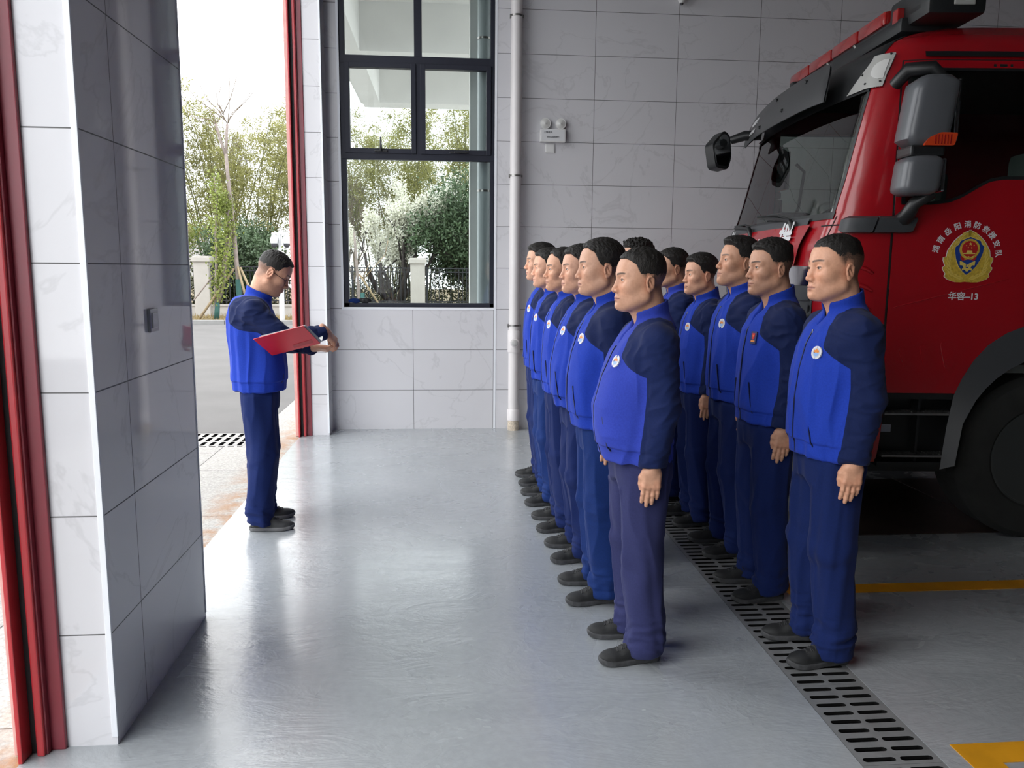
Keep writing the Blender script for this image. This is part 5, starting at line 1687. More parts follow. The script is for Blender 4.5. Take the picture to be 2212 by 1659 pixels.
# light bar on the roof, with end lamps, strobe and aerial
bar = MB(); 
def barbox(y0, y1, x0, x1, z0, z1, b=0.02): 
    g = MB(); g.bbox(x0, x1, y0, y1, z0, z1, b); return g
lb = barbox(0.10, 2.22, 0.54, 0.80, 3.03, 3.075, 0.01).build('light_bar', M_blk, truck)
for (y0, y1) in ((0.52, 0.92), (0.93, 1.36), (1.37, 1.80), (1.81, 2.22)):
    g = MB(); g.bbox(0.525, 0.815, y0, y1, 3.07, 3.155, 0.025); g.build('lens', M_redlens, lb, auto=30)
for y in (0.9, 1.35, 1.8):
    MB().tube([(0.50, y, 3.05), (0.52, y, 3.02), (0.62, y, 2.98)], 0.010, 6).build('bracket', M_alu, lb)
eb = barbox(0.02, 0.50, 0.54, 0.86, 2.985, 3.17, 0.03).build('end_housing', M_blk, lb, auto=30)
g = MB()
for i in range(5):
    for j in range(4):
        g.lathe([(0.0095, 0.0), (0.0095, 0.006), (0.004, 0.009)], 8, Matrix.Translation((0.69 + i * 0.022, 0.02, 3.045 + j * 0.022)) @ Matrix.Rotation(PI / 2, 4, 'X'))
g.bbox(0.675, 0.79, 0.010, 0.022, 3.03, 3.125, 0.006)
g.build('led_lamp', M_silver, lb)
MB().bbox(0.50, 0.545, 0.30, 0.37, 3.02, 3.10, 0.010).build('strobe', M_redlens, truck)
MB().bbox(0.50, 0.80, 0.25, 2.0, 2.95, 3.04, 0.03).build('bar_plinth', M_blk, lb, auto=30)
MB().tube([(0.95, 0.75, 3.02), (1.0, 0.72, 3.28)], [0.004, 0.002], 6).build('aerial', M_blk, truck)

# steps, arch flare, wheels
g = MB()
g.box(0.435, 0.90, 0.10, 0.14, 0.47, 0.89); g.box(0.435, 0.90, -0.005, 0.14, 0.855, 0.892); g.box(0.435, 0.90, 0.0, 0.14, 0.455, 0.48); g.box(0.66, 0.675, 0.02, 0.12, 0.48, 0.87)
g.build('step_well', M_blk, truck)
for z, x1 in ((0.775, 0.885), (0.525, 0.865)):
    g = MB(); g.bbox(0.455, x1, -0.012, 0.11, z - 0.014, z, 0.003)
    for i in range(11):
        for j in range(3):
            g.lathe([(0.006, 0), (0.004, 0.004)], 6, Matrix.Translation((0.48 + i * 0.036, 0.015 + j * 0.028, z)))
    g.build('step', M_alu, truck)
def flare(name, mat, outer, inner, y0, y1):
    g = MB(); n = len(outer); V = []
    for (x, z) in outer: V.append((x, y0[0], z))
    for (x, z) in inner: V.append((x, y0[1], z))
    for (x, z) in inner: V.append((x, y1, z))
    F = [(i, i + 1, n + i + 1, n + i) for i in range(n - 1)] + [(n + i, n + i + 1, 2 * n + i + 1, 2 * n + i) for i in range(n - 1)]
    g.add(V, F); return g.build(name, mat, truck, auto=40)
outer = [(0.80, 0.44), (0.82, 0.70), (0.845, 0.88), (0.885, 0.98), (0.94, 1.08), (1.02, 1.175), (1.12, 1.245), (1.22, 1.285), (1.36, 1.305), (1.50, 1.30), (1.64, 1.25), (1.80, 1.12), (1.93, 0.90), (1.98, 0.6)]
cxw, czw = 1.425, 0.50
inner = []
for (x, z) in outer:
    a = math.atan2(z - czw, x - cxw); inner.append((cxw + 0.565 * math.cos(a), czw + 0.60 * math.sin(a) + 0.03))
flare('wheel_arch', M_gry, outer, inner, (-0.012, -0.055), 0.45)
flare('wheel_arch', M_gry, outer, inner, (2.312, 2.355), 1.85)
def tyre(cx, y0, s, R=0.50, wdt=0.30):
    """s=+1: the outer face looks toward -y"""
    M = Matrix.Translation((cx, y0, R)) @ Matrix.Rotation(PI / 2 * s, 4, 'X')
    prof = [(0.295, -0.0), (0.31, 0.012), (0.40, 0.022), (0.462, 0.010), (0.488, -0.018), (0.50, -0.03), (0.50, -wdt + 0.03), (0.485, -wdt + 0.01), (0.40, -wdt - 0.01), (0.30, -wdt)]
    w_ = MB().lathe([(r * R / 0.5, z) for r, z in prof], 56, M).build('tyre', M_tyre, truck, auto=30)
    MB().lathe([(0.297, 0.004), (0.285, 0.006), (0.272, -0.03), (0.25, -0.10), (0.16, -0.13), (0.155, -0.06), (0.10, -0.03), (0.0, -0.03)], 48, M).build('rim', M_rim, w_, auto=30)
    MB().lathe([(0.185, -0.118), (0.175, -0.045), (0.150, -0.040), (0.146, -0.07)], 48, M).build('hub_ring', M_chrome, w_, auto=40)
    for k in range(10):
        a = 2 * PI * k / 10; MB().lathe([(0.014, -0.125), (0.014, -0.085), (0.008, -0.080)], 6, M @ Matrix.Translation((0.21 * math.cos(a), 0.21 * math.sin(a), 0))).build('wheel_nut', M_alu, w_)
for cx in (cxw, 5.2):
    tyre(cx, 0.045, 1); tyre(cx, 2.255, -1)
# chassis and bodywork behind the cab
g = MB(); g.box(0.5, 7.4, 0.70, 0.80, 0.62, 0.82); g.box(0.5, 7.4, 1.5, 1.6, 0.62, 0.82); g.box(1.3, 1.55, 0.3, 2.0, 0.42, 0.58); g.box(5.1, 5.3, 0.3, 2.0, 0.42, 0.58)
g.build('chassis', M_blk, truck)
g = MB(); g.bbox(3.3, 7.5, 0.0, 2.3, 1.05, 3.0, 0.04); g.bbox(3.3, 4.5, 0.0, 2.3, 0.6, 1.06, 0.03); g.bbox(5.9, 7.5, 0.0, 2.3, 0.6, 1.06, 0.03)
g.build('equipment_body', M_red, truck, auto=30)
for x0 in (3.45, 4.75, 6.05):
    g = MB()
    for k in range(28): g.bbox(x0, x0 + 1.2, -0.014, 0.002, 1.15 + k * 0.06, 1.205 + k * 0.06, 0.006)
    g.build('roller_shutter', M_alu, truck, auto=40)
# inside the cab
g = MB(); g.bbox(0.20, 0.62, 0.15, 2.15, 1.5, 1.93, 0.05); g.bbox(0.24, 0.5, 1.45, 2.0, 1.9, 2.02, 0.04)
g.build('dashboard', M_gry, truck, auto=30)
g = MB(); g.box(0.3, 3.15, 0.1, 2.2, 1.0, 1.05); g.box(3.05, 3.14, 0.1, 2.2, 1.05, 2.9); g.box(0.6, 3.1, 0.15, 2.15, 2.86, 2.90)
g.build('cab_lining', flat('cab_lining_grey', (0.16, 0.175, 0.17), 0.9), truck)
for y in (0.45, 1.60):
    g = MB(); g.bbox(1.05, 1.6, y, y + 0.52, 1.30, 1.45, 0.05); g.bbox(1.5, 1.66, y + 0.02, y + 0.50, 1.40, 2.10, 0.06); g.bbox(1.53, 1.64, y + 0.13, y + 0.39, 2.12, 2.35, 0.05)
    g.build('seat', M_seat, truck, auto=40)
Ms = Matrix.Translation((0.72, 1.85, 1.93)) @ Matrix.Rotation(-0.9, 4, 'Y')
g = MB(); g.tube([(Ms @ Vector((0.22 * math.cos(a), 0.22 * math.sin(a), 0)))[:] for a in np.linspace(0, 2 * PI, 33)], 0.014, 8)
g.tube([(Ms @ Vector((-0.2, 0, 0)))[:], (Ms @ Vector((0.2, 0, 0)))[:]], 0.014, 6); g.tube([(Ms @ Vector((0, 0, 0)))[:], (Ms @ Vector((0, 0, -0.3)))[:]], 0.03, 8)
g.build('steering_wheel', M_blk, truck, auto=50)
for y in (0.22, 2.05):
    MB().tube([(0.55, y, 1.95), (0.60, y, 2.10), (0.63, y, 2.38), (0.56, y, 2.44)], 0.013, 6).build('grab_handle', M_blk, truck, auto=50)

# ---- emblem and writing on the near door
EX, EZ = 0.856, 1.640
SC_ = 1 / 8.295 / 392.0
def epx(x, y): return (EX + (x - 885) * SC_, 1.677 - (y - 685) * SC_ * 1.0)
def eshape(pts, lvl, mat, nm, par, r=0.0):
    P = [epx(*p) for p in pts]
    if r: P = rounded(P, r)
    return MB().prism(P, -0.0118 - lvl * 0.0009, -0.009, 'y').build(nm, mat, par)
em = None
half = [(920, 215), (880, 225), (790, 268), (700, 330), (620, 410), (560, 500), (510, 590), (492, 700), (440, 710), (440, 760), (480, 860), (440, 890), (445, 930), (500, 1005), (480, 1050), (530, 1100), (620, 1140), (700, 1158), (800, 1160), (860, 1150)]
wre = [(p[0] - (10 if 0 < i < 18 else 0), p[1] - 6 if i < 8 else p[1]) for i, p in enumerate(half)]
mir = [(1770 - x + 15, y) for x, y in half[::-1]]
emb = eshape(wre + [(1775 - x + 10, y) for x, y in wre[::-1]][1:], 0, M_wht, 'emblem', door)
gold = eshape(half + mir[1:], 1, M_gold, 'emblem_wreath', emb)
# leaves of the wreath
g = MB()
for sgn in (1, -1):
    for k in range(13):
        t = k / 12
        cx = 885 + sgn * np.interp(t, [0, .2, .45, .7, 1], [110, 300, 345, 320, 110]); cy = np.interp(t, [0, .2, .45, .7, 1], [1080, 1000, 820, 560, 290])
        dx, dy = sgn * np.interp(t, [0, .3, .6, 1], [110, 70, 10, -80]), np.interp(t, [0, .3, .6, 1], [-25, -95, -100, -60])
        for q in (-1, 1):
            ox, oy = -dy * 0.30 * q, dx * 0.30 * q
            P = [epx(cx - dx * .5, cy - dy * .5), epx(cx + ox, cy + oy), epx(cx + dx * .7 + ox * .6, cy + dy * .7 + oy * .6), epx(cx + ox * .2, cy + oy * .2)]
            g.prism(P, -0.0140, -0.0125, 'y')
g.build('emblem_leaf', M_golds, emb)
sh = [(900, 335), (820, 370), (725, 408), (700, 470), (640, 520), (640, 600), (665, 730), (720, 860), (790, 950), (875, 1022), (960, 960), (1050, 860), (1110, 740), (1150, 620), (1165, 510), (1110, 460), (1090, 408), (990, 370)]
eshape([(885 + (x - 885) * 1.035, 680 + (y - 680) * 1.035) for x, y in sh], 3, M_golds, 'emblem_shield_rim', emb)
eshape(sh, 4, M_eblue, 'emblem_shield', emb)
circ = lambda cx, cy, r, n=32: [(cx + r * math.cos(2 * PI * k / n), cy + r * math.sin(2 * PI * k / n)) for k in range(n)]
eshape([(745, 680), (1040, 680), (1035, 735), (1000, 765), (890, 745), (790, 765), (748, 735)], 5, M_ered, 'emblem_ribbon', emb)
eshape(circ(900, 555, 185), 6, M_gold, 'emblem_ring', emb)
eshape(circ(900, 552, 145), 7, M_ered, 'emblem_disc', emb)
def star(cx, cy, r): return [(cx + (r if k % 2 == 0 else r * 0.4) * math.sin(PI * k / 5), cy - (r if k % 2 == 0 else r * 0.4) * math.cos(PI * k / 5)) for k in range(10)]
for a in ((903, 462, 34), (832, 492, 14), (970, 488, 14), (868, 528, 14), (930, 532, 14), (880, 862, 28)):
    eshape(star(*a), 9, M_golds, 'emblem_star', emb)
eshape([(780, 625), (840, 622), (850, 578), (940, 578), (950, 622), (1005, 625), (1005, 645), (780, 645)], 8, M_golds, 'emblem_gate', emb)
eshape([(800, 665), (860, 700), (885, 680), (915, 700), (990, 668), (960, 715), (885, 700), (830, 715)], 8, M_golds, 'emblem_drape', emb)
eshape([(805, 750), (885, 722), (985, 750), (885, 738)], 8, M_golds, 'emblem_drape', emb)
for sgn in (1, -1):
    X = lambda x: 880 + sgn * (x - 880)
    eshape([(X(738), 768), (X(800), 792), (X(865), 830), (X(850), 850), (X(862), 935), (X(820), 905), (X(795), 850), (X(745), 848)], 6, M_golds, 'emblem_wing', emb)
    eshape([(X(830), 905), (X(795), 905), (X(783), 945), (X(808), 942), (X(815), 925), (X(850), 935)], 6, M_golds, 'emblem_axe', emb)
eshape(circ(880, 930, 32), 7, M_golds, 'emblem_boss', emb)
R_ = 575 * SC_; CX, CZ = epx(860, 690)
for ch, a in zip('湖南岳阳消防救援支队', (167, 148.5, 130.5, 111, 92.5, 75, 57, 41, 24, 6)):
    an = math.radians(a)
    Mx = Matrix.Translation((CX + R_ * math.cos(an), -0.0112, CZ + R_ * math.sin(an))) @ Matrix.Rotation(PI / 2, 4, 'X') @ Matrix.Rotation(an - PI / 2, 4, 'Z')
    text_obj('door_lettering', ch, 0.041, M_wht, door, Mx, bold=0.0009)
text_obj('door_lettering', '华容–13', 0.050, M_wht, door, Matrix.Translation((0.850, -0.0112, 1.449)) @ Matrix.Rotation(PI / 2, 4, 'X'), bold=0.0012)

# covers of the inspection pit under the engine
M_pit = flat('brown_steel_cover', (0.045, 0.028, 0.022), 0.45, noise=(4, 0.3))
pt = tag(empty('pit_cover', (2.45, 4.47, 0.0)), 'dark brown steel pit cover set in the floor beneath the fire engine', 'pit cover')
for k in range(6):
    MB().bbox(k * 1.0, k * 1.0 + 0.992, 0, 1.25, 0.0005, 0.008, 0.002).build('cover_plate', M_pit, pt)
# ================================================================ slotted drain covers across the floor
M_iron = flat('painted_cast_iron', (0.20, 0.205, 0.21), 0.42, noise=(14, 0.12), bmp=(60, 0.3))
def slotted(name, x0, x1, y0, y1, cols, rows, sw, sh, mat, z=0.0, th=0.03, margin=None, skew=0.0, wall=0):
    """plate with rounded slots cut right through; x across, y along"""
    V = []; F = []
    n = 6
    cw = (x1 - x0 - 0.02) / cols; rh = (y1 - y0) / rows
    g = MB()
    # each cell is a ring of quads between the slot outline and the cell outline
    def outline(cx, cy):
        P = []
        hw, hh = sw / 2 - sh / 2, sh / 2
        for k in range(n + 1):
            a = -PI / 2 + PI * k / n; P.append((cx + hw + hh * math.cos(a), cy + hh * math.sin(a)))
        for k in range(n + 1):
            a = PI / 2 + PI * k / n; P.append((cx - hw + hh * math.cos(a), cy + hh * math.sin(a)))
        return [(px + (py - cy) * skew, py) for px, py in P]
    for c in range(cols):
        for r in range(rows):
            ax, bx = x0 + 0.01 + c * cw, x0 + 0.01 + (c + 1) * cw
            if c == 0: ax = x0
            if c == cols - 1: bx = x1
            ay, by = y0 + r * rh, y0 + (r + 1) * rh
            cx, cy = x0 + 0.01 + (c + 0.5) * cw, (ay + by) / 2
            S = outline(cx, cy); m_ = len(S)
            O = []
            for (px, py) in S:
                dx, dy = px - cx, py - cy
                tx = ((bx if dx > 0 else ax) - cx) / dx if abs(dx) > 1e-9 else 1e9
                ty = ((by if dy > 0 else ay) - cy) / dy if abs(dy) > 1e-9 else 1e9
                t = min(tx, ty); O.append((cx + dx * t, cy + dy * t))
            # snap the nearest ring points to the four corners
            for qx in (ax, bx):
                for qy in (ay, by):
                    i = min(range(m_), key=lambda i: (O[i][0] - qx) ** 2 + (O[i][1] - qy) ** 2); O[i] = (qx, qy)
            vs = [(a, b, z) for a, b in O] + [(a, b, z) for a, b in S] + [(a, b, z - th) for a, b in S] 
            fs = [(i, (i + 1) % m_, m_ + (i + 1) % m_, m_ + i) for i in range(m_)] + [(m_ + i, m_ + (i + 1) % m_, 2 * m_ + (i + 1) % m_, 2 * m_ + i) for i in range(m_)]
            g.add(vs, fs); 
            for _q in range(m_): g.m[-1 - _q] = 1  # slot sides get the second material, a painted shade
    g.box(x0, x1, y0 - 0.0005, y0, z - th, z); g.box(x0, x1, y1, y1 + 0.0005, z - th, z)
    return g
segs = []
Yc = 2.28
gl_ = 0.497
ys = [Yc + 0.50 * k for k in range(-2, 10)]
txt_pos = ['cut by the bottom edge of the picture', 'at the heel of the nearest right-hand man']
names_ = {0: 'dark slotted iron drain cover out of frame nearest the camera', 1: 'slotted iron drain cover cut by the bottom edge of the picture'}
lab = ['first', 'second', 'third', 'fourth', 'fifth', 'sixth', 'seventh', 'eighth', 'ninth', 'tenth', 'eleventh', 'twelfth']
for i, y in enumerate(ys):
    if y < 1.36 or y + 0.5 > 7.34: continue
    k = len(segs)
    if k == 0:
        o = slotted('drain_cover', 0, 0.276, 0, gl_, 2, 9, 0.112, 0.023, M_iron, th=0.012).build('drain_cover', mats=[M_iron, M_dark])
        first = o
    else:
        o = first.copy(); COL.objects.link(o)
    o.location = (1.347, y, -0.001)
    segs.append(o)
    tag(o, 'slotted grey iron drain cover, %s of the row counting from the camera' % lab[k], 'drain cover', 'drain covers in a row across the floor')
# ================================================================ outside: apron, road, kerb, fence, trees
m, nt, bs = new_mat('granite_paving')
g = nt.nodes.new('ShaderNodeNewGeometry'); sp = nt.nodes.new('ShaderNodeSeparateXYZ'); nt.links.new(g.outputs['Position'], sp.inputs[0])
br = nt.nodes.new('ShaderNodeTexBrick'); br.offset = 0.5; br.inputs['Scale'].default_value = 1.0
br.inputs['Brick Width'].default_value = 1.2; br.inputs['Row Height'].default_value = 0.6; br.inputs['Mortar Size'].default_value = 0.004
br.inputs['Color1'].default_value = (0.36, 0.35, 0.33, 1); br.inputs['Color2'].default_value = (0.41, 0.395, 0.37, 1); br.inputs['Mortar'].default_value = (0.09, 0.085, 0.08, 1)
mp = nt.nodes.new('ShaderNodeMapping'); mp.inputs['Rotation'].default_value = (0, 0, PI / 2); mp.inputs['Location'].default_value = (0.3, 0.16, 0)
nt.links.new(g.outputs['Position'], mp.inputs['Vector']); nt.links.new(mp.outputs['Vector'], br.inputs['Vector'])
nz = noise_n(nt, 55, 2, 0.7)
c = mixc(nt, 1.0, br.outputs['Color'], ramp(nt, nz, [(0.3, 0.72), (0.7, 1.16)]), 'MULTIPLY')
# rust-orange clay trodden along the threshold
dist = math_n(nt, 'ABSOLUTE', math_n(nt, 'ADD', sp.outputs['X'], 1.36))
st = math_n(nt, 'SUBTRACT', 1.0, math_n(nt, 'DIVIDE', dist, 0.30))
st = math_n(nt, 'MAXIMUM', st, 0.0)
st = math_n(nt, 'MULTIPLY', st, ramp(nt, noise_n(nt, 5, 4, 0.7), [(0.40, 0.0), (0.62, 1.0)]))
c = mixc(nt, st, c, (0.33, 0.17, 0.075))
nt.links.new(c, bs.inputs['Base Color']); bs.inputs['Roughness'].default_value = 0.8
bump(nt, bs, nz, 0.5, 0.006)
M_pave = m
M_asph = flat('asphalt', (0.14, 0.135, 0.132), 0.9, noise=(1.2, 0.10), bmp=(90, 0.5))
M_kerb = flat('concrete_kerb', (0.24, 0.24, 0.235), 0.85, noise=(5, 0.08))
M_soil = flat('dry_soil', (0.15, 0.115, 0.06), 0.95, noise=(4, 0.25))
M_conc = flat('painted_concrete', (0.42, 0.40, 0.37), 0.85, noise=(3, 0.06))
M_fence = flat('black_fence_steel', (0.012, 0.014, 0.018), 0.45)
M_bark = flat('grey_brown_bark', (0.17, 0.135, 0.10), 0.9, noise=(12, 0.3))
M_barkp = flat('pale_bark', (0.24, 0.20, 0.18), 0.85, noise=(9, 0.2))
M_barkd = flat('dark_bark', (0.035, 0.028, 0.025), 0.9, noise=(12, 0.3))
M_stake = flat('peeled_timber', (0.26, 0.20, 0.12), 0.8, noise=(10, 0.15))
M_wrap = flat('green_trunk_wrap', (0.03, 0.10, 0.09), 0.8)
def leafm(name, c, var=0.35, tr=0.3):
    m, nt, bs = new_mat(name)
    f = noise_n(nt, 1.3, 3, 0.6)
    col = ramp(nt, f, [(0.3, tuple(x * (1 - var) for x in c)), (0.7, tuple(min(1, x * (1 + var)) for x in c))])
    nt.links.new(col, bs.inputs['Base Color']); bs.inputs['Roughness'].default_value = 0.6
    t = nt.nodes.new('ShaderNodeBsdfTranslucent'); nt.links.new(col, t.inputs['Color'])
    x = nt.nodes.new('ShaderNodeMixShader'); x.inputs[0].default_value = tr
    nt.links.new(bs.outputs[0], x.inputs[1]); nt.links.new(t.outputs[0], x.inputs[2]); nt.links.new(x.outputs[0], nt.nodes['Material Output'].inputs['Surface'])
    return m
M_bamb = leafm('bamboo_leaf', (0.26, 0.26, 0.09))
M_yel_l = leafm('young_yellow_leaf', (0.24, 0.29, 0.07))
M_ever = leafm('evergreen_leaf', (0.075, 0.12, 0.06), 0.5, 0.2)
M_bloss = leafm('white_blossom', (0.80, 0.80, 0.70), 0.10)
M_bush = leafm('undergrowth_leaf', (0.055, 0.060, 0.026), 0.5, 0.2)
M_straw = leafm('dry_grass', (0.30, 0.23, 0.10), 0.3)

def ground(name, poly, z0, z1, mat):
    return tag(MB().prism(poly, z0, z1, 'z').build(name, mat), kind='structure')
ground('pavement', [(-1.36, -9), (-1.36, 14), (-1.80, 14), (-1.80, 7.15), (-3.32, 7.15), (-3.32, -9)], -0.12, -0.006, M_pave)
ground('road', [(-1.80, 22.5), (-1.80, 7.75), (-2.62, 7.75), (-2.62, 7.17), (-3.32, 7.17), (-3.32, -9), (-40, -9), (-40, 22.5)], -0.12, -0.004, M_asph)
ground('side_pavement', [(-1.80, 8.09), (-1.36, 8.09), (12, 8.09), (12, 22.5), (-1.80, 22.5)], -0.12, -0.008, flat('bounce_pale_yard', (0.48, 0.47, 0.45), 0.9, noise=(2, 0.06)))  # unseen ground, made pale to bounce light up to the canopy
ground('grass_verge', [(-40, 22.65), (12, 22.65), (12, 60), (-40, 60)], -0.12, 0.02, M_soil)
for i in range(20):
    o = MB().bbox(0, 0.99, 0, 0.16, -0.08, 0.12, 0.012).build('kerbstone', M_kerb) if i == 0 else kerb0.copy()
    if i == 0: kerb0 = o
    else: COL.objects.link(o)
    o.location = (-17 + i, 22.5, 0)
    tag(o, 'pale concrete kerbstone along the far side of the road, before the dry grass', 'kerbstone', 'kerbstones along the road')
# drain grate in the apron
M_grate = flat('steel_grate', (0.30, 0.29, 0.28), 0.5, noise=(20, 0.15))
og = slotted('g', 0, 0.80, 0, 0.575, 2, 8, 0.30, 0.035, M_grate, skew=-0.0)
og.v = [np.stack([q[:, 0], q[:, 1], q[:, 2]], 1) for q in og.v]
g3 = slotted('g', 0, 0.575, 0, 0.82, 3, 10, 0.155, 0.040, M_grate, skew=0.0)
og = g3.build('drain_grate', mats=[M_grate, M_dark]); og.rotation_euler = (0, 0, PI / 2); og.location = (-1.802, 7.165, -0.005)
tag(og, 'slotted metal drain grate outdoors between the paving and the asphalt, behind the reading man', 'drain grate')
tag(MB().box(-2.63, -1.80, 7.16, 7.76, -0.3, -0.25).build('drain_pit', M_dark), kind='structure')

# straw-coloured grass on the verge
rs = np.random.RandomState(4)
n = 9000
P = np.stack([rs.uniform(-20, 3, n), 22.7 + 3.2 * rs.rand(n), np.full(n, 0.02)], 1)
a = rs.rand(n) * 6.28; hgt = rs.uniform(0.04, 0.16, n); wv = np.stack([np.cos(a), np.sin(a), np.zeros(n)], 1) * 0.012; tip = np.stack([rs.normal(0, .05, n), rs.normal(0, .05, n), hgt], 1)
V = np.stack([P - wv, P + wv, P + tip], 1).reshape(-1, 3)
tag(mesh_obj('grass', V, np.arange(n * 3).reshape(-1, 3), M_straw), 'dry straw-coloured grass on the verge behind the kerb', 'grass', kind='stuff')

# --- boundary wall with piers and railings
FY = 26.0
tag(MB().box(-40, 12, FY - 0.10, FY + 0.10, -0.05, 0.38).box(-40, 12, FY - 0.13, FY + 0.13, 0.34, 0.40).build('fence_plinth', M_conc), kind='structure')
pxs = [-27.7, -21.0, -14.25, -7.52, -0.83, 5.87]
plab = {-7.52: 'pale square fence pier with a cap, seen through the doorway beside the staked tree', -0.83: 'pale square fence pier with a cap, seen through the window'}
for x in pxs:
    p = tag(empty('fence_pier', (x, FY, 0)), (plab.get(x) or {-27.7: 'farthest left pale capped fence pier', -21.0: 'second pale capped fence pier from the left end', -14.25: 'pale capped fence pier hidden by the near pillar', 5.87: 'rightmost pale capped fence pier behind the canopy wall'}[x]), 'pier', 'fence piers')
    MB().bbox(-0.23, 0.23, -0.23, 0.23, -0.05, 1.74, 0.01).build('shaft', M_conc, p)
    MB().bbox(-0.285, 0.285, -0.285, 0.285, 1.72, 1.86, 0.012).bbox(-0.25, 0.25, -0.25, 0.25, 1.85, 1.90, 0.01).build('cap', M_conc, p)
first = None
for i in range(len(pxs) - 1):
    x0, x1 = pxs[i] + 0.23, pxs[i + 1] - 0.23
    f = tag(empty('railing', (x0, FY, 0)), ['black steel railing panel far to the left', 'black steel railing panel at the left, beyond the near door rail', 'black steel railing panel left of the doorway pier', 'black steel railing panel between the doorway pier and the window pier', 'black steel railing panel right of the window pier'][i], 'railing', 'railing panels of the boundary fence')
    for z in (0.50, 1.44, 1.56): MB().box(0, x1 - x0, -0.02, 0.02, z, z + 0.035).build('rail', M_fence, f)
    nb = int((x1 - x0) / 0.125)
    b0 = MB().box(-0.011, 0.011, -0.011, 0.011, 0.42, 1.60).build('bar', M_fence, f)
    for k in range(nb):
        b = b0 if k == 0 else b0.copy()
        if k: COL.objects.link(b); b.parent = f
        b.location = (0.06 + k * (x1 - x0 - 0.12) / (nb - 1), 0, 0)
    for k in range(0, nb, 17):
        MB().box(-0.03, 0.03, -0.03, 0.03, 0.40, 1.62).build('post', M_fence, f).location = (0.06 + k * (x1 - x0 - 0.12) / (nb - 1), 0, 0)

# --- trees
class Tree:
    def __init__(s, seed): s.r = random.Random(seed); s.np = np.random.RandomState(seed); s.seg = []; s.tips = []
    def grow(s, p, d, L, r, depth, up=0.15, spread=0.6, n=3, wob=0.12, taper=0.72, minr=0.004, kids=(2, 3), shrink=0.72):
        pts = [p]; rr = [r]
        for i in range(n):
            d = (d + Vector((s.r.gauss(0, wob), s.r.gauss(0, wob), s.r.gauss(0, wob) + up * 0.2))).normalized()
            p = p + d * (L / n); pts.append(p); rr.append(max(minr * 0.6, r * (1 - (1 - taper) * (i + 1) / n)))
            if depth <= 2: s.tips.append((p.copy(), d.copy(), depth))
        s.seg.append((pts, rr))
        if depth > 0:
            for k in range(s.r.randint(*kids)):
                a = s.r.uniform(0, 2 * PI); o = Vector((math.cos(a), math.sin(a), s.r.uniform(-0.1, 0.5)))
                nd = (d + o * spread * s.r.uniform(0.6, 1.2)).normalized(); nd.z += up; nd.normalize()
                i = s.r.randint(max(1, n // 2), n)
                s.grow(pts[i], nd, L * shrink * s.r.uniform(0.75, 1.15), max(rr[i] * 0.66, minr), depth - 1, up, spread, n, wob, taper, minr, kids, shrink)
    def wood(s, name, mat, parent, sides=5):
        g = MB()
        for pts, rr in s.seg: g.tube([q[:] for q in pts], rr, sides if rr[0] > 0.02 else 3, caps=False)
        return g.build(name, mat, parent, smooth=True)
    def leaves(s, name, mat, parent, per, ln, wd, drop=0.3, sc=0.15, droop=0.0, cross=False):
        T = np.array([t[0][:] for t in s.tips]); D = np.array([t[1][:] for t in s.tips])
        n = len(T) * per; R = s.np
        i = np.repeat(np.arange(len(T)), per)
        P = T[i] + R.normal(0, sc, (n, 3)) - D[i] * (R.rand(n, 1) * drop)
        a = D[i] * 0.5 + R.normal(0, 0.7, (n, 3)); a[:, 2] -= droop; a /= np.linalg.norm(a, axis=1)[:, None]
        b = np.cross(a, R.normal(0, 1, (n, 3))); b /= np.linalg.norm(b, axis=1)[:, None]
        L = ln * R.uniform(0.6, 1.3, (n, 1)); W = wd * R.uniform(0.7, 1.2, (n, 1))
        V = np.stack([P, P + a * L * 0.5 + b * W, P + a * L, P + a * L * 0.5 - b * W], 1).reshape(-1, 3)
        return mesh_obj(name, V, np.arange(n * 4).reshape(-1, 4), mat, parent)
